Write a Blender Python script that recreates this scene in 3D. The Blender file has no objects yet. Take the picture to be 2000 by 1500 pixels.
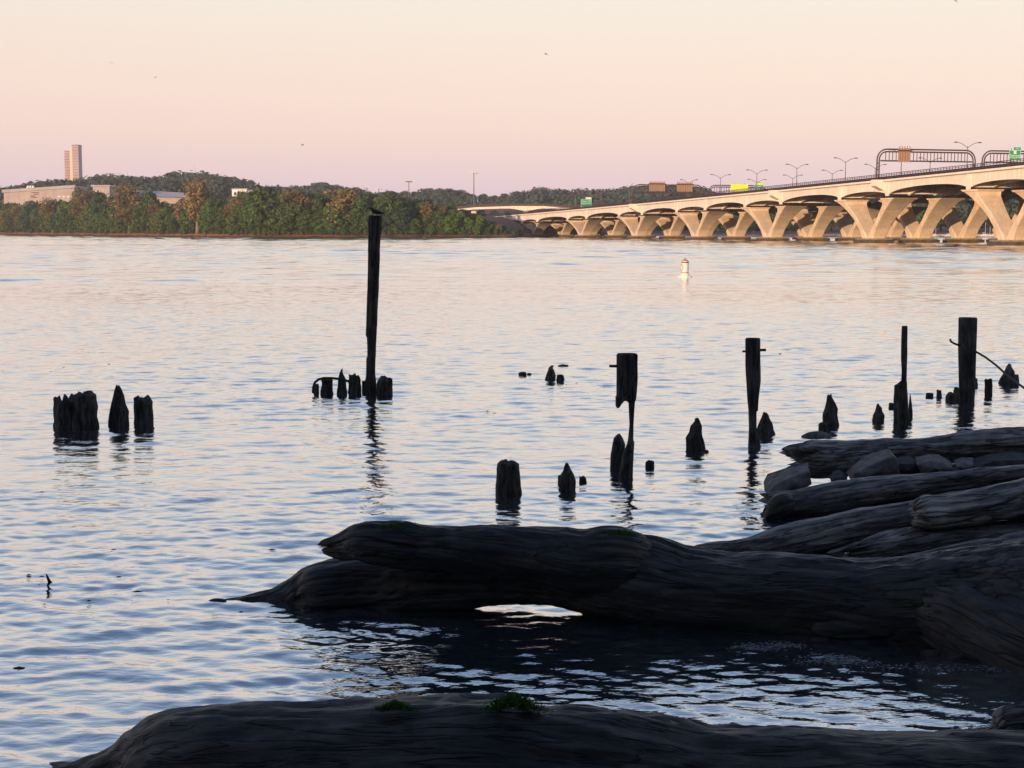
import bpy, math, random
import numpy as np
from mathutils import Vector

random.seed(7)
rng = np.random.default_rng(7)
C = bpy.context.scene.collection
S = bpy.context.scene

# ---------------------------------------------------------------- camera
F, CX, CY, HOR, CAM_H = 2900.0, 1000.0, 750.0, 448.0, 3.5
PITCH = math.atan((CY - HOR) / F)
cam_data = bpy.data.cameras.new('camera')
cam = bpy.data.objects.new('camera', cam_data)
C.objects.link(cam)
cam.location = (0, 0, CAM_H)
cam.rotation_euler = (math.pi / 2 - PITCH, 0, 0)
cam_data.sensor_width = 36.0
cam_data.lens = 36.0 * F / 2000.0
cam_data.clip_start = 0.1
cam_data.clip_end = 20000.0
S.camera = cam

# ---------------------------------------------------------------- sky and sun
SUN_EL = math.radians(4.5)
SUN_AZ = math.atan2(-0.50, -0.866)      # behind the camera, a little to its left
world = bpy.data.worlds.new('World')
S.world = world
world.use_nodes = True
wn = world.node_tree
wn.nodes.clear()
w_out = wn.nodes.new('ShaderNodeOutputWorld')
w_add = wn.nodes.new('ShaderNodeAddShader')
w_bg1 = wn.nodes.new('ShaderNodeBackground')
w_bg2 = wn.nodes.new('ShaderNodeBackground')
w_sky = wn.nodes.new('ShaderNodeTexSky')
w_sky.sky_type = 'NISHITA'
w_sky.sun_disc = False
w_sky.sun_elevation = SUN_EL
w_sky.sun_rotation = SUN_AZ
w_sky.air_density = 1.0
w_sky.dust_density = 1.0
w_bg1.inputs['Strength'].default_value = 0.05
w_tc = wn.nodes.new('ShaderNodeTexCoord')
w_sep = wn.nodes.new('ShaderNodeSeparateXYZ')
w_asin = wn.nodes.new('ShaderNodeMath'); w_asin.operation = 'ARCSINE'
w_mul = wn.nodes.new('ShaderNodeMath'); w_mul.operation = 'MULTIPLY'
w_mul.inputs[1].default_value = 2.0 / math.pi
w_ramp = wn.nodes.new('ShaderNodeValToRGB')
w_bg2.inputs['Strength'].default_value = 1.0


def lin(r, g, b):
    def f(c):
        c /= 255.0
        return c / 12.92 if c <= 0.04045 else ((c + 0.055) / 1.055) ** 2.4
    return (f(r), f(g), f(b), 1.0)


# dusk sky opposite the sun: dusky mauve horizon, pink belt, cream, then blue overhead
SKY = [(0.0, (197, 178, 203)), (1.6, (208, 185, 203)), (3.6, (226, 195, 194)), (6.0, (229, 202, 192)),
       (8.8, (225, 212, 200)), (13.0, (218, 211, 207)), (18.0, (187, 197, 213)), (25.0, (152, 172, 203)),
       (38.0, (109, 134, 177)), (90.0, (66, 90, 136))]
cr = w_ramp.color_ramp
cr.interpolation = 'EASE'
cr.interpolation = 'LINEAR'
while len(cr.elements) > 1:
    cr.elements.remove(cr.elements[-1])
cr.elements[0].position = 0.0
cr.elements[0].color = lin(*SKY[0][1])
for deg, col in SKY[1:]:
    e = cr.elements.new(deg / 90.0)
    e.color = lin(*col)
L = wn.links.new
L(w_tc.outputs['Generated'], w_sep.inputs[0])
L(w_sep.outputs['Z'], w_asin.inputs[0])
L(w_asin.outputs[0], w_mul.inputs[0])
L(w_mul.outputs[0], w_ramp.inputs[0])
L(w_ramp.outputs[0], w_bg2.inputs['Color'])
L(w_sky.outputs[0], w_bg1.inputs['Color'])
L(w_bg1.outputs[0], w_add.inputs[0])
L(w_bg2.outputs[0], w_add.inputs[1])
L(w_add.outputs[0], w_out.inputs['Surface'])

sun_data = bpy.data.lights.new('sun', 'SUN')
sun = bpy.data.objects.new('sun', sun_data)
C.objects.link(sun)
sun_data.energy = 5.0
sun_data.angle = math.radians(0.6)
sun_data.color = (1.0, 0.65, 0.40)
to_sun = Vector((math.sin(SUN_AZ) * math.cos(SUN_EL), math.cos(SUN_AZ) * math.cos(SUN_EL), math.sin(SUN_EL)))
sun.rotation_euler = to_sun.to_track_quat('Z', 'Y').to_euler()
sun.location = to_sun * 50

S.view_settings.view_transform = 'Standard'
S.view_settings.look = 'None'
S.view_settings.exposure = 0.12
S.view_settings.gamma = 1.0
S.view_settings.use_curve_mapping = False
S.render.engine = 'CYCLES'
S.cycles.use_denoising = True
S.cycles.max_bounces = 6
S.cycles.glossy_bounces = 3
S.cycles.diffuse_bounces = 2
S.cycles.caustics_reflective = False
S.cycles.caustics_refractive = False

# ---------------------------------------------------------------- photograph pixel -> place
cp, sp = math.cos(PITCH), math.sin(PITCH)


def ray(px, py):
    a, b = (px - CX) / F, (CY - py) / F
    return a, cp + b * sp, -sp + b * cp


def on_z(px, py, z=0.0):
    a, f, u = ray(px, py)
    t = (z - CAM_H) / u
    return Vector((a * t, f * t, z))


def at_y(px, py, Y):
    a, f, u = ray(px, py)
    t = Y / f
    return Vector((a * t, Y, CAM_H + u * t))


def project(p):
    x, y, z = p[0], p[1], p[2] - CAM_H
    dep = y * cp - z * sp
    return CX + F * x / dep, CY - F * (y * sp + z * cp) / dep


# ---------------------------------------------------------------- object helpers
def tag(o, label=None, cat=None, group=None, kind=None):
    if label: o['label'] = label
    if cat: o['category'] = cat
    if group: o['group'] = group
    if kind: o['kind'] = kind
    return o


def thing(name, label, cat, loc=(0, 0, 0), rz=0.0, group=None):
    o = bpy.data.objects.new(name, None)
    C.objects.link(o)
    o.empty_display_size = 0.2
    o.location = loc
    o.rotation_euler = (0, 0, rz)
    return tag(o, label, cat, group)


def mesh_obj(name, verts, faces, mat, parent=None, smooth=False, loc=None, rz=0.0):
    me = bpy.data.meshes.new(name)
    me.from_pydata([tuple(v) for v in verts], [], faces)
    me.update()
    if mat: me.materials.append(mat)
    if smooth:
        me.polygons.foreach_set('use_smooth', [True] * len(me.polygons))
    o = bpy.data.objects.new(name, me)
    C.objects.link(o)
    if parent: o.parent = parent
    if loc is not None: o.location = loc
    o.rotation_euler = (0, 0, rz)
    return o


def copy_tree(o, parent=None):
    c = o.copy()
    C.objects.link(c)
    c.parent = parent
    for ch in o.children:
        copy_tree(ch, c)
    return c


class MB:
    def __init__(self):
        self.v, self.f = [], []

    def add(self, v, f):
        n = len(self.v)
        self.v += [tuple(p) for p in v]
        self.f += [tuple(i + n for i in q) for q in f]

    def box(self, x0, x1, y0, y1, z0, z1):
        v = [(x, y, z) for z in (z0, z1) for y in (y0, y1) for x in (x0, x1)]
        self.add(v, [(0, 2, 3, 1), (4, 5, 7, 6), (0, 1, 5, 4), (1, 3, 7, 5), (3, 2, 6, 7), (2, 0, 4, 6)])

    def tube(self, pts, rads, n=8, cap=True):
        pts = [Vector(p) for p in pts]
        if not hasattr(rads, '__len__'): rads = [rads] * len(pts)
        vs, fs = [], []
        up = None
        for i, p in enumerate(pts):
            d = (pts[min(i + 1, len(pts) - 1)] - pts[max(i - 1, 0)]).normalized()
            if up is None:
                ref = Vector((0, 0, 1)) if abs(d.z) < 0.9 else Vector((1, 0, 0))
                up = ref
            s = d.cross(up)
            if s.length < 1e-4: s = d.cross(Vector((1, 0, 0)))
            s.normalize()
            up = s.cross(d).normalized()
            for k in range(n):
                a = 2 * math.pi * k / n
                vs.append(p + (s * math.cos(a) + up * math.sin(a)) * rads[i])
        for i in range(len(pts) - 1):
            for k in range(n):
                k2 = (k + 1) % n
                fs.append((i * n + k, i * n + k2, (i + 1) * n + k2, (i + 1) * n + k))
        if cap:
            fs.append(tuple(range(n - 1, -1, -1)))
            fs.append(tuple((len(pts) - 1) * n + k for k in range(n)))
        self.add(vs, fs)

    def build(self, name, mat, parent=None, smooth=False, loc=None, rz=0.0):
        return mesh_obj(name, self.v, self.f, mat, parent, smooth, loc, rz)


# ---------------------------------------------------------------- noise
def _hash(ix, iy, iz):
    h = (ix.astype(np.int64) * 374761393 + iy.astype(np.int64) * 668265263 + iz.astype(np.int64) * 2147483647) & 0xffffffff
    h = ((h ^ (h >> 13)) * 1274126177) & 0xffffffff
    h = ((h ^ (h >> 16)) * 2246822519) & 0xffffffff
    return ((h ^ (h >> 15)) & 0xffff) / 32767.5 - 1.0


def vnoise(p):
    p = np.asarray(p, float)
    i = np.floor(p).astype(np.int64)
    f = p - i
    f = f * f * f * (f * (f * 6 - 15) + 10)
    r = 0
    for dx in (0, 1):
        wx = f[..., 0] if dx else 1 - f[..., 0]
        for dy in (0, 1):
            wy = f[..., 1] if dy else 1 - f[..., 1]
            for dz in (0, 1):
                wz = f[..., 2] if dz else 1 - f[..., 2]
                r = r + wx * wy * wz * _hash(i[..., 0] + dx, i[..., 1] + dy, i[..., 2] + dz)
    return r


def fbm(p, o=4, g=0.5):
    p = np.asarray(p, float)
    r, a, t = 0, 1.0, 0
    for k in range(o):
        r = r + a * vnoise(p * (2.03 ** k) + k * 17.3)
        t += a
        a *= g
    return r / t


# ---------------------------------------------------------------- materials
def new_mat(name):
    m = bpy.data.materials.new(name)
    m.use_nodes = True
    nt = m.node_tree
    return m, nt, nt.nodes['Principled BSDF']


def simple(name, col, rough=0.7, metal=0.0, spec=0.3, var=0.15, scale=3.0, bump=0.0, emit=None):
    m, nt, b = new_mat(name)
    b.inputs['Roughness'].default_value = rough
    b.inputs['Metallic'].default_value = metal
    b.inputs['Specular IOR Level'].default_value = spec
    tc = nt.nodes.new('ShaderNodeTexCoord')
    no = nt.nodes.new('ShaderNodeTexNoise')
    no.inputs['Scale'].default_value = scale
    no.inputs['Detail'].default_value = 5
    mr = nt.nodes.new('ShaderNodeMapRange')
    mr.inputs['To Min'].default_value = 1 - var
    mr.inputs['To Max'].default_value = 1 + var
    mr.inputs['From Min'].default_value = 0.3
    mr.inputs['From Max'].default_value = 0.7
    mx = nt.nodes.new('ShaderNodeVectorMath'); mx.operation = 'SCALE'
    mx.inputs[0].default_value = col[:3]
    nt.links.new(tc.outputs['Object'], no.inputs['Vector'])
    nt.links.new(no.outputs['Fac'], mr.inputs['Value'])
    nt.links.new(mr.outputs[0], mx.inputs['Scale'])
    nt.links.new(mx.outputs[0], b.inputs['Base Color'])
    if bump:
        bp = nt.nodes.new('ShaderNodeBump')
        bp.inputs['Strength'].default_value = bump
        bp.inputs['Distance'].default_value = 0.02
        nt.links.new(no.outputs['Fac'], bp.inputs['Height'])
        nt.links.new(bp.outputs[0], b.inputs['Normal'])
    return m


def wood_mat(name, dark, light, rough=0.75, spec=0.25, bump=0.9, gscale=1.0, dist=0.012):
    """weathered wood: grain follows the 'grain' attribute (x along the log)"""
    m, nt, b = new_mat(name)
    N, K = nt.nodes.new, nt.links.new
    at = N('ShaderNodeAttribute'); at.attribute_name = 'grain'
    mp = N('ShaderNodeMapping'); mp.inputs['Scale'].default_value = (1.8 * gscale, 22 * gscale, 22 * gscale)
    n1 = N('ShaderNodeTexNoise'); n1.inputs['Scale'].default_value = 1.0; n1.inputs['Detail'].default_value = 8; n1.inputs['Roughness'].default_value = 0.62
    n1.inputs['Distortion'].default_value = 0.6
    n2 = N('ShaderNodeTexNoise'); n2.inputs['Scale'].default_value = 2.2; n2.inputs['Detail'].default_value = 9; n2.inputs['Roughness'].default_value = 0.7
    mp2 = N('ShaderNodeMapping'); mp2.inputs['Scale'].default_value = (1.5, 3.5, 3.5)
    ramp = N('ShaderNodeValToRGB')
    ramp.color_ramp.elements[0].position = 0.41; ramp.color_ramp.elements[0].color = (*dark, 1)
    ramp.color_ramp.elements[1].position = 0.62; ramp.color_ramp.elements[1].color = (*light, 1)
    mix = N('ShaderNodeMath'); mix.operation = 'MULTIPLY_ADD'; mix.inputs[1].default_value = 0.5
    half = N('ShaderNodeMath'); half.operation = 'MULTIPLY'; half.inputs[1].default_value = 0.5
    K(at.outputs['Vector'], mp.inputs[0]); K(at.outputs['Vector'], mp2.inputs[0])
    K(mp.outputs[0], n1.inputs['Vector']); K(mp2.outputs[0], n2.inputs['Vector'])
    K(n2.outputs['Fac'], half.inputs[0]); K(n1.outputs['Fac'], mix.inputs[0]); K(half.outputs[0], mix.inputs[2])
    # drying cracks run with the grain; pale silt lies in broad patches
    mp3 = N('ShaderNodeMapping'); mp3.inputs['Scale'].default_value = (0.9, 10 * gscale, 10 * gscale)
    n3 = N('ShaderNodeTexNoise'); n3.inputs['Scale'].default_value = 1.0; n3.inputs['Detail'].default_value = 3; n3.inputs['Distortion'].default_value = 0.4
    K(at.outputs['Vector'], mp3.inputs[0]); K(mp3.outputs[0], n3.inputs['Vector'])
    s3 = N('ShaderNodeMath'); s3.operation = 'SUBTRACT'; s3.inputs[1].default_value = 0.5
    a3 = N('ShaderNodeMath'); a3.operation = 'ABSOLUTE'
    c3 = N('ShaderNodeMapRange'); c3.inputs['From Min'].default_value = 0.004; c3.inputs['From Max'].default_value = 0.028
    c3.inputs['To Min'].default_value = 0.12
    K(n3.outputs['Fac'], s3.inputs[0]); K(s3.outputs[0], a3.inputs[0]); K(a3.outputs[0], c3.inputs['Value'])
    n4 = N('ShaderNodeTexNoise'); n4.inputs['Scale'].default_value = 1.1; n4.inputs['Detail'].default_value = 6
    K(at.outputs['Vector'], n4.inputs['Vector'])
    c4 = N('ShaderNodeMapRange'); c4.inputs['From Min'].default_value = 0.4; c4.inputs['From Max'].default_value = 0.66
    c4.inputs['To Min'].default_value = 0.65; c4.inputs['To Max'].default_value = 1.7
    K(n4.outputs['Fac'], c4.inputs['Value'])
    m34 = N('ShaderNodeMath'); m34.operation = 'MULTIPLY'; K(c3.outputs[0], m34.inputs[0]); K(c4.outputs[0], m34.inputs[1])
    vs = N('ShaderNodeVectorMath'); vs.operation = 'SCALE'
    K(mix.outputs[0], ramp.inputs[0]); K(ramp.outputs[0], vs.inputs[0]); K(m34.outputs[0], vs.inputs['Scale']); K(vs.outputs[0], b.inputs['Base Color'])
    hgt = N('ShaderNodeMath'); hgt.operation = 'MULTIPLY_ADD'; hgt.inputs[1].default_value = 0.35
    K(c3.outputs[0], hgt.inputs[0]); K(mix.outputs[0], hgt.inputs[2])
    bp = N('ShaderNodeBump'); bp.inputs['Strength'].default_value = bump; bp.inputs['Distance'].default_value = dist
    K(hgt.outputs[0], bp.inputs['Height']); K(bp.outputs[0], b.inputs['Normal'])
    b.inputs['Roughness'].default_value = rough
    b.inputs['Specular IOR Level'].default_value = spec
    return m


def concrete_mat(name, col, scale=0.35):
    m, nt, b = new_mat(name)
    N, K = nt.nodes.new, nt.links.new
    tc = N('ShaderNodeTexCoord')
    n1 = N('ShaderNodeTexNoise'); n1.inputs['Scale'].default_value = scale; n1.inputs['Detail'].default_value = 8; n1.inputs['Roughness'].default_value = 0.65
    mp = N('ShaderNodeMapping'); mp.inputs['Scale'].default_value = (1.6, 1.6, 0.12)   # rain streaks run down
    n2 = N('ShaderNodeTexNoise'); n2.inputs['Scale'].default_value = 1.0; n2.inputs['Detail'].default_value = 6
    r = N('ShaderNodeMath'); r.operation = 'MULTIPLY'
    mr = N('ShaderNodeMapRange'); mr.inputs['From Min'].default_value = 0.12; mr.inputs['From Max'].default_value = 0.38
    mr.inputs['To Min'].default_value = 0.80; mr.inputs['To Max'].default_value = 1.1
    sc = N('ShaderNodeVectorMath'); sc.operation = 'SCALE'; sc.inputs[0].default_value = col
    K(tc.outputs['Object'], n1.inputs['Vector']); K(tc.outputs['Object'], mp.inputs[0]); K(mp.outputs[0], n2.inputs['Vector'])
    K(n1.outputs['Fac'], r.inputs[0]); K(n2.outputs['Fac'], r.inputs[1]); K(r.outputs[0], mr.inputs['Value'])
    K(mr.outputs[0], sc.inputs['Scale']); K(sc.outputs[0], b.inputs['Base Color'])
    b.inputs['Roughness'].default_value = 0.85
    b.inputs['Specular IOR Level'].default_value = 0.2
    return m


def leaf_mat(name, c1, c2, spread=0.35):
    m, nt, b = new_mat(name)
    N, K = nt.nodes.new, nt.links.new
    tc = N('ShaderNodeTexCoord')
    oi = N('ShaderNodeObjectInfo')
    n1 = N('ShaderNodeTexNoise'); n1.inputs['Scale'].default_value = 0.45; n1.inputs['Detail'].default_value = 4
    ad = N('ShaderNodeMath'); ad.operation = 'MULTIPLY_ADD'; ad.inputs[1].default_value = spread
    K(tc.outputs['Object'], n1.inputs['Vector'])
    ct = N('ShaderNodeMapRange'); ct.inputs['From Min'].default_value = 0.32; ct.inputs['From Max'].default_value = 0.68
    ct.inputs['To Min'].default_value = 0.2; ct.inputs['To Max'].default_value = 0.8  # tone contrast stretched to paint in light and shadow between leaf clumps
    K(n1.outputs['Fac'], ct.inputs['Value'])
    K(oi.outputs['Random'], ad.inputs[0]); K(ct.outputs[0], ad.inputs[2])
    rp = N('ShaderNodeValToRGB')
    rp.color_ramp.elements[0].position = 0.35; rp.color_ramp.elements[0].color = (*c1, 1)
    rp.color_ramp.elements[1].position = 0.95; rp.color_ramp.elements[1].color = (*c2, 1)
    K(ad.outputs[0], rp.inputs[0]); K(rp.outputs[0], b.inputs['Base Color'])
    b.inputs['Roughness'].default_value = 0.8
    b.inputs['Specular IOR Level'].default_value = 0.15
    return m


M = {
    'concrete': concrete_mat('bridge_concrete', (0.70, 0.57, 0.42)),
    'girder': concrete_mat('girder_paint', (0.78, 0.72, 0.64), 0.2),
    'clay': simple('red_clay', (0.13, 0.055, 0.035), rough=0.95, var=0.5, scale=0.5),
    'stained': simple('stained_concrete', (0.26, 0.23, 0.16), var=0.35, scale=0.8),
    'dark_rock': simple('dark_rock', (0.03, 0.027, 0.025), rough=0.8, var=0.6, scale=9, bump=1.0),
    'foam': simple('river_foam', (0.16, 0.16, 0.15), rough=0.6, var=0.3, scale=20),
    'edge': simple('edge_concrete', (0.78, 0.71, 0.62), var=0.1, scale=0.5),
    'footing': simple('footing_concrete', (0.09, 0.07, 0.055), var=0.4, scale=0.6),
    'steel': simple('brown_steel', (0.075, 0.05, 0.05), rough=0.6, var=0.2),
    'rail': simple('railing_steel', (0.06, 0.045, 0.05), rough=0.6, var=0.3, scale=1.0),
    'asphalt': simple('asphalt', (0.05, 0.05, 0.052), rough=0.9),
    'signback': simple('sign_back_aluminium', (0.36, 0.24, 0.16), rough=0.6),
    'green': simple('sign_green', (0.01, 0.36, 0.16), rough=0.5, var=0.05),
    'yellow': simple('sign_yellow', (0.72, 0.90, 0.07), rough=0.5, var=0.08, scale=0.4),
    'white': simple('white_paint', (0.75, 0.75, 0.72), rough=0.5, var=0.06),
    'orange': simple('orange_paint', (0.50, 0.17, 0.08), rough=0.5, var=0.1),
    'brown': simple('dark_brown_paint', (0.12, 0.04, 0.03), rough=0.5, var=0.1),
    'rust': simple('rusty_iron', (0.03, 0.022, 0.02), rough=0.8, var=0.5, scale=30),
    'lamp': simple('lamp_metal', (0.14, 0.12, 0.13), rough=0.5),
    'trunkbark': simple('pale_bark', (0.20, 0.15, 0.12), var=0.3, scale=1.5),
    'darkbark': simple('dark_bark', (0.07, 0.055, 0.045), var=0.3, scale=1.5),
    'leaf_green': leaf_mat('leaf_green', (0.022, 0.058, 0.026), (0.10, 0.155, 0.052)),
    'leaf_dark': leaf_mat('leaf_dark', (0.013, 0.042, 0.032), (0.055, 0.10, 0.055)),
    'leaf_lime': leaf_mat('leaf_lime', (0.028, 0.075, 0.020), (0.11, 0.19, 0.045)),
    'leaf_bronze': leaf_mat('leaf_bronze', (0.070, 0.066, 0.030), (0.25, 0.185, 0.08)),
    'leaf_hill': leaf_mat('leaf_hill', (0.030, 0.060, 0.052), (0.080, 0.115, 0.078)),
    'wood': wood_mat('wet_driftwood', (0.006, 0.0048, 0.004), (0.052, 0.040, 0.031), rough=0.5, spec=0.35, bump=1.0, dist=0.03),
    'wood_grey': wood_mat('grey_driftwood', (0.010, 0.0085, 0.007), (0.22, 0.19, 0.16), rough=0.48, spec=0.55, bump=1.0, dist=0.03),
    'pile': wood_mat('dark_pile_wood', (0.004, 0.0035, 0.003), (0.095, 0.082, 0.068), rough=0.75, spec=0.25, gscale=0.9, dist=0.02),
    'rock': simple('grey_rock', (0.09, 0.083, 0.078), rough=0.8, var=0.6, scale=9, bump=1.0),
    'moss': simple('green_moss', (0.035, 0.10, 0.008), rough=0.9, var=0.5, scale=30),
    'feather': simple('dark_feather', (0.02, 0.02, 0.022), rough=0.7),
    'red': simple('red_car_paint', (0.25, 0.02, 0.03), rough=0.3),
    'silver': simple('silver_car_paint', (0.45, 0.45, 0.46), rough=0.3),
    'glass': simple('dark_glass', (0.03, 0.035, 0.04), rough=0.1, spec=0.8, var=0.05),
    'rubber': simple('tyre_rubber', (0.02, 0.02, 0.02), rough=0.9),
}

# ================================================================= RIVER
def river():
    far_ = [124.0]
    while far_[-1] < 1000: far_.append(far_[-1] + max(0.3, far_[-1] * 0.0017))
    ys = np.concatenate([np.arange(8.2, 20, 0.035), np.arange(20, 70, 0.068), np.arange(70, 124, 0.14), far_])
    ncol = 300
    u = np.linspace(-0.43, 0.43, ncol)
    Y = np.repeat(ys[:, None], ncol, 1)
    X = Y * u[None, :]
    r = np.random.default_rng(3)
    H = np.zeros_like(X)
    pool = 1 / (1 + np.exp(-(X + 1.2 - (Y - 9.5) * 0.35) * 2.0)) * 1 / (1 + np.exp((Y - 13.2) * 2.5))
    big = 1.0 + 0.45 * fbm(np.stack([X * 0.16, Y * 0.09, X * 0], -1), 3)
    big = np.clip(big, 0.35, 1.8)
    fade_small = np.clip((95 - Y) / 50, 0.0, 1)
    fade_mid = np.clip((170 - Y) / 80, 0.0, 1)
    ncomp = 64
    lam = np.exp(r.uniform(math.log(0.15), math.log(1.5), ncomp))
    for i, l in enumerate(lam):
        th = r.normal(0.12, 0.55 if l < 0.4 else 0.38)
        k = 2 * math.pi / l
        slope = 0.0175 if l < 0.28 else (0.0135 if l < 0.7 else 0.0062)
        amp = slope / k * 1.414
        ph = k * (X * math.sin(th) + Y * math.cos(th)) + r.uniform(0, 6.283)
        ph = ph + 0.9 * np.sin(0.37 * X / l ** 0.5 + i) * 1.0
        g = big * (fade_small if l < 0.5 else fade_mid)
        g = g * (1 - pool * (0.1 if l < 0.3 else 0.7))
        H += amp * g * (np.sin(ph) + 0.16 * np.cos(2 * ph))
    m_ = ys > 75
    Xf, Yf = X[m_], Y[m_]
    for i, l in enumerate(np.exp(r.uniform(math.log(1.3), math.log(8.0), 40))):
        th = r.normal(0.1, 0.3); k = 2 * math.pi / l
        amp = 0.0135 / k * 1.414
        w_ = np.clip((Yf - 80) / 70, 0, 1) * np.clip(l * 3.2 / np.maximum(Yf * 0.0085, 1.2) - 1.0, 0, 1)
        lane = np.clip(1.0 + 0.9 * fbm(np.stack([Xf * 0.012, Yf * 0.03, Xf * 0], -1), 3), 0.35, 1.7) if i == 0 else lane
        H[m_] += amp * w_ * lane * np.sin(k * (Xf * math.sin(th) + Yf * math.cos(th)) + r.uniform(0, 6.283) + 1.2 * np.sin(0.21 * Xf / l ** .5 + i))
    # long dark swells, left in mid river
    for px0, px1, py in ((-20, 78, 548), (138, 207, 549.5), (276, 398, 549.5), (450, 517, 548), (880, 960, 547), (860, 905, 553), (660, 700, 549)):
        a, b = on_z(px0, py), on_z(px1, py)
        y0 = a.y
        c = (a.x + b.x) / 2; w = (b.x - a.x) / 2
        amp = 0.10 if w > 0.9 and px1 < 600 else 0.05
        m = np.abs(Y - y0) < 4
        t = (X - c) / w
        H += np.where(m, amp * np.exp(-t ** 4) * np.exp(-((Y - y0 - 0.25 * t) / 0.55) ** 2), 0)
    edge = np.clip(np.minimum((u + 0.43), (0.43 - u)) / 0.015, 0, 1)[None, :]
    ed2 = np.clip((1000 - Y) / 30, 0, 1) * np.clip((Y - 8.2) / 0.3, 0, 1)
    H = H * edge * ed2
    co = np.stack([X, Y, H], -1).reshape(-1, 3)
    nr = len(ys)
    idx = np.arange(nr * ncol).reshape(nr, ncol)
    q = np.stack([idx[:-1, :-1], idx[:-1, 1:], idx[1:, 1:], idx[1:, :-1]], -1).reshape(-1, 4)
    # flat sheet round the near fan
    n0 = len(co)
    y0, y1 = ys[0], ys[-1]
    a = 0.43
    B = 2600
    ex = np.array([(-B, -40, 0), (B, -40, 0), (B, B, 0), (-B, B, 0)], float)
    co = np.concatenate([co, ex])
    # far-edge strip keeps every border vertex joined
    polys = []
    polys.append([n0 + 0, n0 + 1] + list(idx[0, ::-1]))
    polys.append([n0 + 1, n0 + 2] + list(idx[::-1, -1]))
    polys.append([n0 + 2, n0 + 3] + list(idx[-1, :]))
    polys.append([n0 + 3, n0 + 0] + list(idx[:, 0]))
    loops = np.concatenate([q.ravel()] + [np.array(p) for p in polys]).astype(np.int32)
    starts = np.concatenate([np.arange(len(q)) * 4, len(q) * 4 + np.cumsum([0] + [len(p) for p in polys[:-1]])]).astype(np.int32)
    me = bpy.data.meshes.new('river')
    me.vertices.add(len(co)); me.vertices.foreach_set('co', co.ravel())
    me.loops.add(len(loops)); me.loops.foreach_set('vertex_index', loops)
    me.polygons.add(len(starts)); me.polygons.foreach_set('loop_start', starts)
    me.update(calc_edges=True)
    me.polygons.foreach_set('use_smooth', [True] * len(q) + [False] * 4)
    m, nt, b = new_mat('river_water')
    N, K = nt.nodes.new, nt.links.new
    nt.nodes.remove(b)
    out = nt.nodes['Material Output']
    geo = N('ShaderNodeNewGeometry')
    sep = N('ShaderNodeSeparateXYZ'); K(geo.outputs['Position'], sep.inputs[0])
    mp = N('ShaderNodeMapping'); mp.inputs['Scale'].default_value = (0.62, 1.35, 1.0); mp.inputs['Rotation'].default_value = (0, 0, 0.12)
    K(geo.outputs['Position'], mp.inputs[0])
    n1 = N('ShaderNodeTexNoise'); n1.inputs['Scale'].default_value = 1.15; n1.inputs['Detail'].default_value = 5; n1.inputs['Roughness'].default_value = 0.6
    n2 = N('ShaderNodeTexNoise'); n2.inputs['Scale'].default_value = 6.5; n2.inputs['Detail'].default_value = 3
    K(mp.outputs[0], n1.inputs['Vector']); K(mp.outputs[0], n2.inputs['Vector'])
    far = N('ShaderNodeMapRange'); far.inputs['From Min'].default_value = 45; far.inputs['From Max'].default_value = 125
    K(sep.outputs['Y'], far.inputs['Value'])
    # wind lanes on the open water
    mp3 = N('ShaderNodeMapping'); mp3.inputs['Scale'].default_value = (0.018, 0.045, 1.0)
    K(geo.outputs['Position'], mp3.inputs[0])
    n3 = N('ShaderNodeTexNoise'); n3.inputs['Scale'].default_value = 1.0; n3.inputs['Detail'].default_value = 3
    K(mp3.outputs[0], n3.inputs['Vector'])
    lane = N('ShaderNodeMapRange'); lane.inputs['From Min'].default_value = 0.35; lane.inputs['From Max'].default_value = 0.65
    lane.inputs['To Min'].default_value = 0.35; lane.inputs['To Max'].default_value = 1.0
    K(n3.outputs['Fac'], lane.inputs['Value'])
    fl = N('ShaderNodeMath'); fl.operation = 'MULTIPLY'
    K(far.outputs[0], fl.inputs[0]); K(lane.outputs[0], fl.inputs[1])
    b1 = N('ShaderNodeBump'); b1.inputs['Distance'].default_value = 0.02
    K(fl.outputs[0], b1.inputs['Strength']); K(n1.outputs['Fac'], b1.inputs['Height'])
    b2 = N('ShaderNodeBump'); b2.inputs['Distance'].default_value = 0.013; b2.inputs['Strength'].default_value = 0.8
    K(n2.outputs['Fac'], b2.inputs['Height']); K(b1.outputs[0], b2.inputs['Normal'])
    gl = N('ShaderNodeBsdfGlossy'); gl.inputs['Roughness'].default_value = 0.05
    gl.inputs['Color'].default_value = (1, 1, 1, 1)
    df = N('ShaderNodeBsdfDiffuse'); df.inputs['Color'].default_value = (0.016, 0.026, 0.034, 1)
    fr = N('ShaderNodeLayerWeight'); fr.inputs['Blend'].default_value = 0.5
    pw = N('ShaderNodeMath'); pw.operation = 'POWER'; pw.inputs[1].default_value = 1.7
    fm = N('ShaderNodeMapRange'); fm.inputs['To Min'].default_value = 0.30; fm.inputs['To Max'].default_value = 0.98
    K(fr.outputs['Facing'], pw.inputs[0]); K(pw.outputs[0], fm.inputs['Value'])
    mx = N('ShaderNodeMixShader')
    for nd in (gl, df, fr): K(b2.outputs[0], nd.inputs['Normal'])
    K(fm.outputs[0], mx.inputs[0]); K(df.outputs[0], mx.inputs[1]); K(gl.outputs[0], mx.inputs[2])
    K(mx.outputs[0], out.inputs['Surface'])
    me.materials.append(m)
    o = bpy.data.objects.new('river', me)
    C.objects.link(o)
    tag(o, 'wide rippling river mirroring the pink and blue evening sky', kind='structure')


river()

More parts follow.
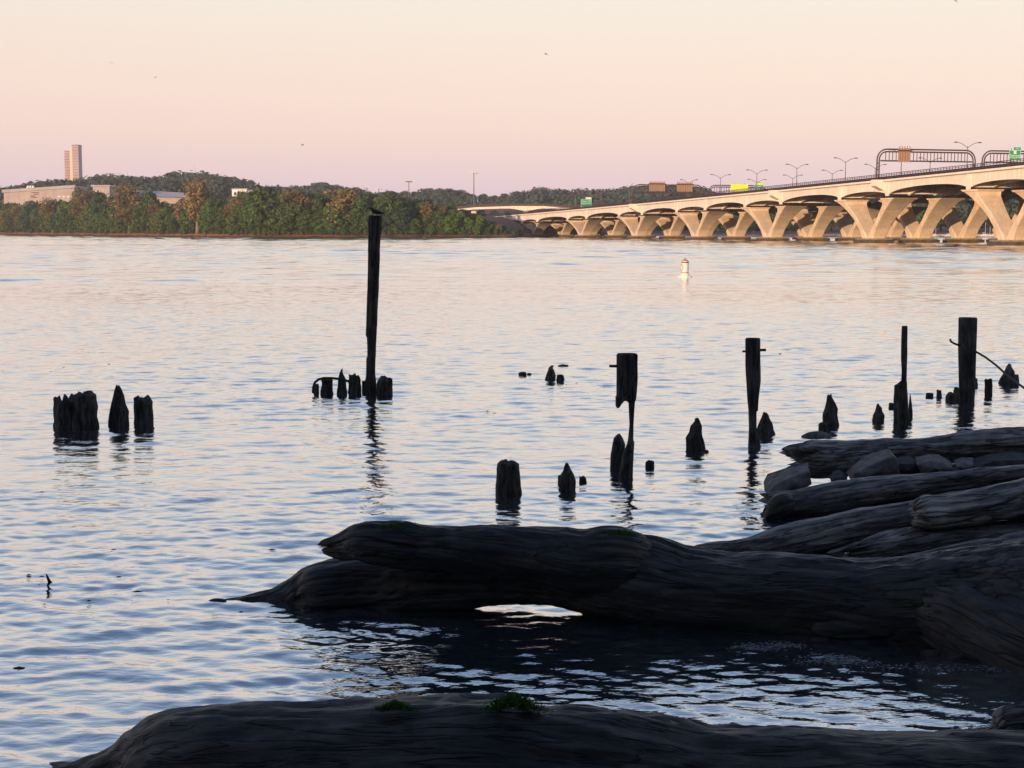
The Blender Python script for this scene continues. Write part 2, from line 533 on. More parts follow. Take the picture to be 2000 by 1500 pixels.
# ================================================================= FAR SHORE
SHORE = [(-1500, 1500), (-700, 1250), (-365, 1057), (-202, 790), (-109, 640), (-50, 628), (0, 632), (11, 700), (40, 735), (100, 765), (220, 765), (400, 720), (1500, 650)]
sx = np.array([p[0] for p in SHORE], float); sy = np.array([p[1] for p in SHORE], float)
PI_ = np.array([-40, -0.5, 0, 3, 6, 30, 150, 400, 700, 1200, 2500], float)
PZ_ = np.array([-4, -0.3, 0.05, 1.2, 1.7, 2.6, 7, 21, 31, 36, 36], float)


def shore_y(x):
    return np.interp(x, sx, sy)


def ground_z(x, y):
    x = np.asarray(x, float); y = np.asarray(y, float)
    i = (y - shore_y(x)) * 0.8
    right = np.clip((x - 0) / 60, 0, 1)
    z = np.interp(i, PI_, PZ_)
    z = z * (1 - 0.45 * right * np.clip(i / 100, 0, 1))
    z = z + np.where(i > 2, 0.35 * fbm(np.stack([x * 0.06, y * 0.06, x * 0], -1), 3), 0)
    # approach embankment at the end of the bridge
    emb = np.exp(-((x + 6) / 15) ** 2) * np.clip((y - 655) / 25, 0, 1) * np.clip((820 - y) / 30, 0, 1)
    return np.maximum(z, z + emb * 5.0)


def far_shore():
    xs = np.concatenate([np.arange(-1500, -420, 40), np.arange(-420, 260, 2.5), np.arange(260, 1500, 40)])
    inl = np.concatenate([[-12, -4, -0.6, 0, 0.5, 1.2, 2, 3, 4, 5.5, 8, 12, 18, 26], np.arange(40, 200, 14), np.arange(200, 1500, 60)])
    X = np.repeat(xs[None, :], len(inl), 0)
    jag = 2.2 * fbm(np.stack([xs * 0.12, xs * 0, xs * 0], -1), 4)
    Y = shore_y(xs)[None, :] + inl[:, None] + jag[None, :] * np.exp(-np.abs(inl[:, None]) / 15)
    Z = ground_z(X, Y - jag[None, :] * np.exp(-np.abs(inl[:, None]) / 15))
    co = np.stack([X, Y, Z], -1).reshape(-1, 3)
    n = len(xs)
    f = [(j * n + i, j * n + i + 1, (j + 1) * n + i + 1, (j + 1) * n + i) for j in range(len(inl) - 1) for i in range(n - 1)]
    m, nt, b = new_mat('clay_bank')
    N, K = nt.nodes.new, nt.links.new
    geo = N('ShaderNodeNewGeometry'); sep = N('ShaderNodeSeparateXYZ'); K(geo.outputs['Position'], sep.inputs[0])
    no = N('ShaderNodeTexNoise'); no.inputs['Scale'].default_value = 0.22; no.inputs['Detail'].default_value = 7
    K(geo.outputs['Position'], no.inputs['Vector'])
    ad = N('ShaderNodeMath'); ad.operation = 'MULTIPLY_ADD'; ad.inputs[1].default_value = 2.6
    K(no.outputs['Fac'], ad.inputs[0]); K(sep.outputs['Z'], ad.inputs[2])
    rp = N('ShaderNodeValToRGB')
    for e in list(rp.color_ramp.elements)[1:]: rp.color_ramp.elements.remove(e)
    rp.color_ramp.elements[0].position = 0.0; rp.color_ramp.elements[0].color = (0.035, 0.022, 0.018, 1)
    for p, c in ((0.26, (0.05, 0.028, 0.022, 1)), (0.32, (0.30, 0.10, 0.06, 1)), (0.42, (0.26, 0.085, 0.05, 1)), (0.5, (0.055, 0.04, 0.02, 1)), (1, (0.15, 0.062, 0.036, 1))):
        e = rp.color_ramp.elements.new(p); e.color = c
    mr = N('ShaderNodeMapRange'); mr.inputs['From Max'].default_value = 6.5
    K(ad.outputs[0], mr.inputs['Value']); K(mr.outputs[0], rp.inputs[0]); K(rp.outputs[0], b.inputs['Base Color'])
    b.inputs['Roughness'].default_value = 0.95
    o = mesh_obj('far_shore', co, f, m, smooth=True)
    tag(o, 'low far shore with an eroded red clay bank rising to wooded hills', kind='structure')


far_shore()

# ================================================================= BRIDGE
XV = 200.0
dvec = Vector((XV - CX, F, 0)).normalized()      # along the bridge, away from the camera
nvec = Vector((dvec.y, -dvec.x, 0))               # across it, away
Y7 = F * CAM_H / 31.0
P7 = Vector(((1962 - CX) / F * Y7, Y7, 0))


def BL(s, t, z=0.0):
    return P7 + dvec * s + nvec * t + Vector((0, 0, z))


def s_for_px(px, t, z=0.0):
    lo, hi = -150.0, 520.0
    for _ in range(60):
        mid = (lo + hi) / 2
        if project(BL(mid, t, z))[0] > px: lo = mid
        else: hi = mid
    return (lo + hi) / 2


def z_for_py(p, py):
    lo, hi = -20.0, 90.0
    for _ in range(50):
        mid = (lo + hi) / 2
        if project((p[0], p[1], mid))[1] > py: lo = mid
        else: hi = mid
    return (lo + hi) / 2


T_EDGE = -2.4
edge_px = [(945, 424.5), (1042, 416), (1133, 408), (1238, 400), (1356, 387), (1497, 373.5), (1550, 368.5), (1708, 352), (1800, 341.5), (1900, 332.5), (2000, 324.5)]
ds, dz = [], []
for px, py in edge_px:
    s = 0
    z = 10.0
    for _ in range(4):
        s = s_for_px(px, T_EDGE, z)
        z = z_for_py(BL(s, T_EDGE), py)
    ds.append(s); dz.append(z)
ds, dz = np.array(ds), np.array(dz)
order = np.argsort(ds)
ds, dz = ds[order], dz[order]
pf = np.polyfit(ds, dz, 2)


def deck_z(s):
    return float(np.polyval(pf, min(max(s, -140), 470)))


pier_px = [1040, 1133, 1238, 1356, 1497, 1693, 1962]
pier_s = [s_for_px(p, 0.0) for p in pier_px]
pier_s.append(-64.0)
print('pier s', [round(x, 1) for x in pier_s], 'deck z', [round(deck_z(x), 1) for x in pier_s])
S_FAR = pier_s[0] + 62
S_NEAR = -96.0
GIRD = 4.1

U_ = [0, .1, .25, .5, .7, .88, .95, 1]
S_IN = [.12, .85, 2.3, 5.0, 7.3, 9.3, 9.5, 8.9]
UO_ = [0, .24, .48, .7, .86, .95, 1]
S_OUT = [2.8, 4.2, 6.8, 9.8, 12.6, 14.6, 15.6]
UW_ = [0, .5, .8, .95, 1]
W_ = [1.95, 2.2, 2.8, 3.3, 3.3]


def leg_mesh(h, sgn, name):
    vs, fs = [], []
    us = list(np.linspace(0, 0.7, 12)) + list(np.linspace(0.74, 0.955, 9)) + [0.96, 1.0]
    k = 12
    for u in us:
        a, b_ = np.interp(u, U_, S_IN), np.interp(u, UO_, S_OUT)
        w = np.interp(u, UW_, W_)
        if u > 0.955: a -= 0.25; b_ += 0.3; w += 0.22     # bearing cap stands proud
        g = min(0.35, (b_ - a) * 0.14)
        e = g * 0.6
        # ring with a shallow recessed panel on both narrow faces
        ring = [(a, -w + e), (a + e, -w), (a + g * 2, -w), (a + g * 2.2, -w + 0.22), (b_ - g * 2.2, -w + 0.22), (b_ - g * 2, -w), (b_ - e, -w), (b_, -w + e),
                (b_, w - e), (b_ - e, w), (a + e, w), (a, w - e)]
        for s, t in ring:
            vs.append((s * sgn, t, u * h))
    for j in range(len(us) - 1):
        for i in range(k):
            q = (j * k + i, j * k + (i + 1) % k, (j + 1) * k + (i + 1) % k, (j + 1) * k + i)
            fs.append(q if sgn > 0 else q[::-1])
    n = (len(us) - 1) * k
    top = tuple(n + i for i in range(k))
    fs.append(top if sgn > 0 else top[::-1])
    return vs, fs


bridge = thing('road_bridge', 'long pale concrete highway bridge on rows of V shaped piers at right', 'bridge', tuple(P7))
ang = math.atan2(dvec.y, dvec.x)


def loc_b(s, t, z=0.0):
    return tuple(dvec * s + nvec * t + Vector((0, 0, z)))


# local frame of bridge parts: x along the bridge (away), y across: note nvec = -90 deg of dvec
def part_pt(s, t, z):
    v = dvec * s + nvec * t
    return (v.x, v.y, z)


for pi_, s0 in enumerate(pier_s):
    h = deck_z(s0) - GIRD - 0.25
    legs = [leg_mesh(h - 1.15, 1, 'leg'), leg_mesh(h - 1.15, -1, 'leg')]
    lm = []
    for (vs, fs) in legs:
        me = bpy.data.meshes.new('leg')
        me.from_pydata(vs, [], [f[::-1] for f in fs]); me.update(); me.materials.append(M['concrete'])
        lm.append(me)
    fb = MB()
    fb.box(-4.6, 4.6, -3.4, 3.4, -1.5, 0.85)
    fme = bpy.data.meshes.new('footing'); fme.from_pydata(fb.v, [], fb.f); fme.materials.append(M['footing'])
    cb = MB(); cb.box(-4.2, 4.2, -3.0, 3.0, 0.85, 1.2)
    cme = bpy.data.meshes.new('pedestal'); cme.from_pydata(cb.v, [], cb.f); cme.materials.append(M['stained'])
    for row in range(4):
        t0 = 1.95 + 13.2 * row
        base = bpy.data.objects.new('pier', fme); C.objects.link(base); base.parent = bridge
        base.location = loc_b(s0, t0); base.rotation_euler = (0, 0, ang)
        for nm, me in (('leg', lm[0]), ('leg', lm[1]), ('pedestal', cme)):
            o = bpy.data.objects.new(nm, me); C.objects.link(o); o.parent = base
            if nm == 'leg': o.location = (0, 0, 1.15)


def girder_depth(s):
    """haunched: deep over every leg tip, shallow between"""
    sup = []
    for p in pier_s: sup += [p - 12.5, p + 12.5]
    sup += [pier_s[0] + 60, -130]
    sup.sort()
    for a, b_ in zip(sup[:-1], sup[1:]):
        if a <= s <= b_:
            u = (s - a) / (b_ - a) * 2 - 1
            arch = math.sqrt(max(0, 1 - abs(u) ** 2.2))
            return GIRD - arch * (1.9 if b_ - a > 26 else 1.5)
    return GIRD


ss = np.arange(S_NEAR, S_FAR + 0.1, 1.6)
for deck_i, (ta, tb) in enumerate(((T_EDGE, 25.0), (27.0, 54.4))):
    # slab with kerb edges
    vs, fs = [], []
    prof = [(ta, -0.45), (ta, 0.0), (ta + 0.35, 0.0), (ta + 0.35, -0.12), (tb - 0.35, -0.12), (tb - 0.35, 0.0), (tb, 0.0), (tb, -0.45), (tb - 1.6, -0.75), (ta + 1.6, -0.75)]
    for s in ss:
        z = deck_z(s)
        for t, q in prof: vs.append(part_pt(s, t, z + q))
    k = len(prof)
    for j in range(len(ss) - 1):
        for i in range(k): fs.append((j * k + i, j * k + (i + 1) % k, (j + 1) * k + (i + 1) % k, (j + 1) * k + i))
    fs.append(tuple(range(k))); fs.append(tuple((len(ss) - 1) * k + i for i in range(k - 1, -1, -1)))
    mesh_obj('deck', vs, fs, M['edge'], bridge)
    # carriageway surface
    vs, fs = [], []
    for s in ss:
        vs += [part_pt(s, ta + 0.4, deck_z(s) - 0.112), part_pt(s, tb - 0.4, deck_z(s) - 0.112)]
    for j in range(len(ss) - 1): fs.append((2 * j, 2 * j + 1, 2 * j + 3, 2 * j + 2))
    mesh_obj('roadway', vs, fs, M['asphalt'], bridge)
    # haunched girders
    for gt in (ta + 1.0, ta + 6.9, ta + 14.2, ta + 20.4, tb - 1.0 - 0.55):
        vs, fs = [], []
        for s in ss:
            z, d = deck_z(s), girder_depth(s)
            for t, q in ((gt, -0.6), (gt, -d), (gt + 0.55, -d), (gt + 0.55, -0.6)): vs.append(part_pt(s, t, z + q))
        for j in range(len(ss) - 1):
            for i in range(4): fs.append((j * 4 + i, j * 4 + (i + 1) % 4, (j + 1) * 4 + (i + 1) % 4, (j + 1) * 4 + i))
        fs.append((0, 1, 2, 3)); fs.append(tuple((len(ss) - 1) * 4 + i for i in (3, 2, 1, 0)))
        mesh_obj('girder', vs, fs, M['girder'], bridge)
    # cross beams under the deck, over each leg
    for s0 in pier_s:
        for e in (-12.5, 12.5, -20, 20):
            s = s0 + e
            if s > S_FAR - 1: continue
            z = deck_z(s)
            mb = MB()
            dd = (GIRD - 0.5) if abs(e) < 15 else 1.9
            v = [part_pt(s + a, t, z + q) for q in (-dd, -0.7) for t in (ta + 1.6, tb - 1.7) for a in (-0.3, 0.3)]
            mb.add(v, [(0, 2, 3, 1), (4, 5, 7, 6), (0, 1, 5, 4), (1, 3, 7, 5), (3, 2, 6, 7), (2, 0, 4, 6)])
            mb.build('cross_beam', M['girder'], bridge)
    # vertical stiffener plate on the fascia over every leg tip
    for s0 in pier_s:
        for e in (-12.5, 12.5):
            s = s0 + e
            if s > S_FAR: continue
            z = deck_z(s)
            mb = MB()
            v = [part_pt(s + a, t, z + q) for q in (-GIRD, -0.62) for t in (ta + 0.72, ta + 0.998) for a in (-0.75, 0.75)]
            mb.add(v, [(0, 2, 3, 1), (4, 5, 7, 6), (0, 1, 5, 4), (1, 3, 7, 5), (3, 2, 6, 7), (2, 0, 4, 6)])
            if deck_i == 0: mb.build('stiffener', M['edge'], bridge)
    # railing
    for te in (ta + 0.2, tb - 0.2):
        mb = MB()
        for zo in (0.35, 0.7, 1.05, 1.38):
            mb.tube([part_pt(s, te, deck_z(s) + zo) for s in ss[::4]], 0.055 if zo < 1.3 else 0.08, 4)
        for s in np.arange(S_NEAR, S_FAR, 1.25):
            z = deck_z(s)
            a = Vector(part_pt(s, te, z))
            mb.tube([a, a + Vector((0, 0, 1.4))], 0.07, 4, cap=False)
        o = mb.build('railing', M['rail'], bridge)
        o['kind'] = 'stuff'
    # low concrete crash wall behind the railing
    for te in (ta + 0.62, tb - 0.9):
        vs, fs = [], []
        for s in ss:
            for t, q in ((te, -0.1), (te, 0.82), (te + 0.28, 0.82), (te + 0.28, -0.1)): vs.append(part_pt(s, t, deck_z(s) + q))
        for j in range(len(ss) - 1):
            for i in range(3): fs.append((j * 4 + i, j * 4 + i + 1, (j + 1) * 4 + i + 1, (j + 1) * 4 + i))
        mesh_obj('crash_wall', vs, fs, M['rail'], bridge)
# abutment under the far end
mb = MB()
v = [part_pt(S_FAR + a, t, z) for z in (-2, deck_z(S_FAR) - 0.76) for t in (T_EDGE, 54) for a in (-3, 12)]
mb.add(v, [(0, 2, 3, 1), (4, 5, 7, 6), (0, 1, 5, 4), (1, 3, 7, 5), (3, 2, 6, 7), (2, 0, 4, 6)])
mb.build('abutment', M['clay'], bridge)

# brackets carrying the sign frames
GS = {}
for px in (1235, 1510, 1712):
    s = s_for_px(px, T_EDGE - 0.6, deck_z(s_for_px(px, T_EDGE)) if px else 0)
    s = s_for_px(px, T_EDGE - 0.6, deck_z(s))
    GS[px] = s
    z = deck_z(s)
    w = 1.3
    vs = [part_pt(s + a, t, z + q) for a in (-w, w) for (t, q) in ((T_EDGE - 1.5, 0.06), (T_EDGE - 1.5, -1.5), (T_EDGE + 1.0, -2.7), (T_EDGE + 1.0, 0.06))]
    mesh_obj('bracket', vs, [(0, 1, 2, 3), (7, 6, 5, 4), (0, 4, 5, 1), (1, 5, 6, 2), (2, 6, 7, 3), (3, 7, 4, 0)], M['edge'], bridge)


# ---- overhead sign frames: rounded steel portals across each carriageway
def portal(s, t0, t1, z0, height, label, drop=2.9):
    o = thing('sign_gantry', label, 'sign frame', tuple(BL(s, t0, z0)), 0, 'overhead sign frames on the bridge')
    W = t1 - t0
    R = 2.7

    def path(off):
        r = R - off
        pts = [(off, -0.2), (off, height - R)]
        for a in np.linspace(0, math.pi / 2, 7)[1:]: pts.append((R - r * math.cos(a), height - R + r * math.sin(a)))
        for a in np.linspace(math.pi / 2, 0, 7): pts.append((W - R + r * math.cos(a), height - R + r * math.sin(a)))
        pts += [(W - off, -0.2)]
        return pts
    for off in (0.0, 0.62):
        mb = MB()
        p = path(off)
        if off: p = [q for q in p]
        mb.tube([tuple(nvec * a + Vector((0, 0, b_))) for a, b_ in p], 0.19, 6)
        mb.build('frame', M['steel'], o, True)
    mb = MB()
    zb = height - drop
    mb.tube([tuple(nvec * 1.0 + Vector((0, 0, zb))), tuple(nvec * (W - 1.0) + Vector((0, 0, zb)))], 0.2, 6)
    mb.build('bottom_chord', M['steel'], o)
    for t in np.arange(2.4, W - 2.2, 0.98):
        mb = MB(); mb.tube([tuple(nvec * t + Vector((0, 0, zb))), tuple(nvec * t + Vector((0, 0, height - 0.62)))], 0.1, 4)
        mb.build('upright', M['steel'], o)
    for side in (0.31, W - 0.31):
        for zz in np.arange(1.0, height - R + 0.3, 1.6):
            mb = MB(); mb.tube([tuple(nvec * (side - 0.31) + Vector((0, 0, zz))), tuple(nvec * (side + 0.31) + Vector((0, 0, zz)))], 0.12, 4)
            mb.build('rung', M['steel'], o)
    return o


def frame_height(s, t, py, z0):
    return z_for_py(BL(s, t), py) - z0


sg = GS[1712]; z0 = deck_z(sg)
hg = frame_height(sg, T_EDGE - 0.6, 291, z0)
portal(sg, T_EDGE - 0.6, 25.0, z0, hg, 'big rounded brown steel sign frame over the near carriageway, holding the tan sign back')
portal(sg, 27.0, 54.4, z0, hg, 'rounded brown steel sign frame at the right edge holding the green exit sign')
sg3 = GS[1235]; z3 = deck_z(sg3)
hg3 = frame_height(sg3, T_EDGE - 0.6, 360.5, z3)
portal(sg3, T_EDGE - 0.6, 25.0, z3, hg3, 'distant rounded steel sign frame carrying two orange lit sign backs')
portal(sg3, 27.0, 50.4, z3, hg3, 'distant rounded steel sign frame carrying the yellow panel and a green sign')
print('gantry h', hg, hg3)


def text_obj(body, size, mat, parent, loc, rot, name='lettering'):
    cu = bpy.data.curves.new(name, 'FONT')
    cu.body = body; cu.size = size; cu.align_x = 'CENTER'; cu.align_y = 'CENTER'; cu.resolution_u = 2
    cu.extrude = 0.01
    o = bpy.data.objects.new(name, cu)
    C.objects.link(o)
    me = bpy.data.meshes.new_from_object(o.evaluated_get(bpy.context.evaluated_depsgraph_get()))
    bpy.data.objects.remove(o)
    me.name = name
    me.materials.clear(); me.materials.append(mat)
    o = bpy.data.objects.new(name, me)
    C.objects.link(o)
    o.parent = parent; o.location = loc; o.rotation_euler = rot
    return o


# signs face back along the bridge, towards the camera side
def sign_panel(name, px0, px1, py0, py1, t_mid, label, cat, face, back=False, lines=(), group=None, tab=None):
    # find place on the frame: point at given px lies on the gantry line s
    s = t_mid[0]
    lo, hi = -6.0, 70.0
    def t_for(px, py):
        a, b_ = -6.0, 80.0
        for _ in range(50):
            m = (a + b_) / 2
            if project(BL(s, m, 20))[0] < px: a = m
            else: b_ = m
        return (a + b_) / 2
    ta, tb = t_for(px0, py0), t_for(px1, py1)
    mid = BL(s, (ta + tb) / 2)
    zt, zb = z_for_py(mid, py0), z_for_py(mid, py1)
    w, h = tb - ta, zt - zb
    rz = math.atan2(nvec.y, nvec.x)
    org = mid - dvec * 0.55
    o = thing(name, label, cat, (org.x, org.y, (zt + zb) / 2), rz, group)
    mb = MB(); mb.box(-w / 2, w / 2, -0.06, 0.06, -h / 2, h / 2)
    mb.build('panel', M['signback'] if back else face, o)
    if back:
        for x in np.arange(-w / 2 + 0.25, w / 2, 0.72):
            m2 = MB(); m2.box(x - 0.09, x + 0.09, -0.26, -0.062, -h / 2 - 0.2, h / 2 + 0.55)
            m2.build('stiffener', M['signback'], o)
        m2 = MB(); m2.box(-w / 2 - 0.3, w / 2 + 0.3, -0.36, -0.262, h * 0.28, h * 0.38); m2.build('crossbar', M['steel'], o)
    else:
        for (x0, x1, a, b_) in ((-w / 2, w / 2, h / 2 - 0.12, h / 2), (-w / 2, w / 2, -h / 2, -h / 2 + 0.12), (-w / 2, -w / 2 + 0.12, -h / 2, h / 2), (w / 2 - 0.12, w / 2, -h / 2, h / 2)):
            pass
        m2 = MB()
        b2 = 0.1
        m2.box(-w / 2, w / 2, -0.075, -0.062, h / 2 - b2, h / 2); m2.box(-w / 2, w / 2, -0.075, -0.062, -h / 2, -h / 2 + b2)
        m2.box(-w / 2, -w / 2 + b2, -0.075, -0.062, -h / 2 + b2, h / 2 - b2); m2.box(w / 2 - b2, w / 2, -0.075, -0.062, -h / 2 + b2, h / 2 - b2)
        m2.build('border', M['white'], o)
        for (txt, zz, sz) in lines:
            text_obj(txt, sz, M['white'], o, (0, -0.075, zz * h), (math.pi / 2, 0, 0))
        for x in (-w * 0.3, w * 0.3):
            m2 = MB(); m2.tube([(x, 0.1, -h / 2 - 0.3), (x, 0.1, h / 2 + 0.5)], 0.06, 5); m2.build('hanger', M['steel'], o)
    return o, w, h


o, w, h = sign_panel('road_sign', 1968, 1990, 293.5, 313.5, (sg,), 'green exit road sign with white lettering and a square shield at the right edge', 'road sign', M['green'],
                     lines=(('National', -0.02, 0.85), ('Indian Head', -0.2, 0.62), ('1 MILE', -0.38, 0.5)), group='road signs on the bridge')
mb = MB(); mb.box(-0.42, 0.42, -0.09, -0.062, h * 0.13, h * 0.13 + 0.84); mb.build('shield', M['white'], o)
mb = MB(); mb.box(-w * 0.1, w / 2, -0.06, 0.06, h / 2 + 0.02, h / 2 + 0.75); mb.build('exit_tab', M['green'], o)
text_obj('EXIT', 0.5, M['white'], o, (w * 0.2, -0.075, h / 2 + 0.38), (math.pi / 2, 0, 0))
sign_panel('reversed_sign', 1752, 1774, 290, 316, (sg,), 'tan ribbed back of a sign on the big sign frame', 'sign back', None, back=True, group='sign backs on the bridge')
sign_panel('reversed_sign', 1267, 1298, 356.5, 373, (sg3,), 'orange lit ribbed sign back, left one on the distant frame', 'sign back', None, back=True, group='sign backs on the bridge')
sign_panel('reversed_sign', 1321, 1352, 357.5, 374, (sg3,), 'orange lit ribbed sign back, right one on the distant frame', 'sign back', None, back=True, group='sign backs on the bridge')
sign_panel('road_sign', 1426, 1460, 359.5, 373.5, (sg3,), 'wide bright yellow sign panel on the distant sign frame', 'road sign', M['yellow'], group='road signs on the bridge')
o, w, h = sign_panel('road_sign', 1471.5, 1489.5, 361, 369.5, (sg3,), 'small green and yellow road sign right of the wide yellow panel', 'road sign', M['green'], lines=(('EXIT', 0.0, 1.1),), group='road signs on the bridge')
mb = MB(); mb.box(-w * 0.15, w * 0.42, -0.06, 0.06, h / 2 + 0.02, h / 2 + 1.0); mb.build('exit_tab', M['yellow'], o)
s5 = s_for_px(1134, T_EDGE, deck_z(pier_s[1]))
o, w, h = sign_panel('road_sign', 1134, 1154.5, 389, 404.5, (s5,), 'green highway sign with white lettering standing left of the far sign frames', 'road sign', M['green'],
                     lines=(('Oxon Hill', 0.25, 1.0), ('Natl Harbor', -0.02, 0.85), ('EXIT 2', -0.32, 0.9)), group='road signs on the bridge')
mb = MB(); mb.box(-w * 0.05, w / 2, -0.06, 0.06, h / 2 + 0.02, h / 2 + 0.8); mb.build('exit_tab', M['white'], o)
gp = thing('sign_gantry', 'small curved steel frame behind the green highway sign on the far deck', 'sign frame', tuple(BL(s5, 7.5, deck_z(s5))), 0, 'overhead sign frames on the bridge')
mb = MB()
mb.tube([tuple(nvec * 2.6 + Vector((0, 0, -0.3)))] + [tuple(nvec * (2.6 - 2.2 + 2.2 * math.cos(a)) + Vector((0, 0, 1.2 + 2.2 * math.sin(a)))) for a in np.linspace(0, math.pi / 2, 7)] + [tuple(nvec * -4 + Vector((0, 0, 3.4)))], 0.28, 6)
mb.build('frame', M['steel'], gp, True)


# ---- twin-arm street lamps
def lamp_mesh(h, arm=3.0):
    p = MB(); p.tube([(0, 0, -0.3), (0, 0, h - 1.0)], [0.16, 0.09], 6)
    arms = []
    for s in (-1, 1):
        a = MB()
        pts = [(0, 0, h - 1.4)] + [(s * arm * u, 0, h - 1.4 + 1.3 * math.sin(u * math.pi / 2)) for u in (0.2, 0.45, 0.7, 1.0)]
        a.tube(pts, 0.075, 5)
        hd = MB()
        hd.tube([(s * arm * 0.97, 0, h - 0.08), (s * arm * 1.08, 0, h - 0.06), (s * arm * 1.3, 0, h - 0.1)], [0.1, 0.2, 0.1], 6)
        arms.append((a, hd))
    return p, arms


def street_lamp(px, py, t, label, proto=[None]):
    s, z = 100, 20
    for _ in range(4):
        s = s_for_px(px, t, z + 4); z = deck_z(s)
    p = BL(s, t)
    H = z_for_py(p, py) - z
    if proto[0] is None:
        o = thing('street_lamp', label, 'street lamp', (p.x, p.y, z), math.atan2(nvec.y, nvec.x), 'twin-arm lamps along the bridge')
        pm, arms = lamp_mesh(9.0)
        pm.build('pole', M['lamp'], o)
        for a, hd in arms:
            q = a.build('arm', M['lamp'], o); hd.build('lamp_head', M['lamp'], q)
        proto[0] = o
    else:
        o = copy_tree(proto[0])
        o.location = (p.x, p.y, z)
        o['label'] = label
    o.scale = (1, 1, H / 9.0)
    return o


near = [(1889, 277.5, 'lamp behind the right post of the big sign frame'), (1651, 308, 'tallest lamp standing left of the big sign frame'), (1556, 320.5, 'tall lamp over the middle of the deck, next left of the tallest'),
        (1478, 331.5, 'tall lamp above the small green and yellow sign'), (1407, 340.5, 'lamp left of the wide yellow sign panel'), (1760, 292, 'lamp hidden behind the tan sign back of the big frame')]
for px, py, lb in near:
    street_lamp(px, py, 17.0 if px != 1760 else 18.0, 'twin-arm ' + lb)
farl = [(1816, 308, 'low lamp seen through the bars of the big sign frame'), (1709, 320.5, 'low lamp crossing the left post of the big sign frame'), (1625, 332, 'low lamp left of the tallest lamp'),
        (1548, 341.5, 'low lamp just left of the tall one in mid deck'), (1478, 350, 'low lamp overlapping the tall one above the green sign'), (1345, 350.5, 'low lamp over the right orange sign back')]
for px, py, lb in farl:
    street_lamp(px, py, 43.0, 'twin-arm ' + lb)
for px, py, lb in ((1229, 366, 'small distant lamp just left of the first sign frame'), (1174, 371, 'small distant lamp right of the green highway sign'), (1124, 376, 'small distant lamp left of the green highway sign')):
    street_lamp(px, py, 20.0, lb)


# ---- cars on the deck
def car(px, t, mat, label):
    s, z = 0, 15
    for _ in range(4):
        s = s_for_px(px, t, z + 1); z = deck_z(s)
    p = BL(s, t)
    o = thing('car', label, 'car', (p.x, p.y, z - 0.1), ang, 'cars on the bridge')
    vs, prof = [], [(-2.2, .35), (-2.25, .8), (-1.5, .95), (-0.9, 1.4), (0.8, 1.42), (1.5, .98), (2.25, .85), (2.25, .35)]
    for y in (-0.88, 0.88):
        for x, q in prof:
            vs.append((x, y * (0.8 if q > 1.2 else 1), q))
    k = len(prof)
    fs = [tuple(range(k)), tuple(range(2 * k - 1, k - 1, -1))] + [(i, k + i, k + (i + 1) % k, (i + 1) % k) for i in range(k)]
    mesh_obj('body', vs, fs, mat, o)
    w = MB(); w.box(-1.0, 0.95, -0.885, 0.885, 0.98, 1.26); w.build('window', M['glass'], o)
    for x in (-1.4, 1.4):
        for y in (-0.8, 0.8):
            m = MB(); m.tube([(x, y - 0.1, 0.33), (x, y + 0.1, 0.33)], 0.33, 10); m.build('wheel', M['rubber'], o)
    return o


car(1986, 4.0, M['red'], 'dark red car at the right end of the bridge deck')
car(1994, 7.5, M['silver'], 'silver car beyond the red one at the right end of the deck')
car(1533, 4.0, M['silver'], 'pale car on the deck right of the green and yellow sign')

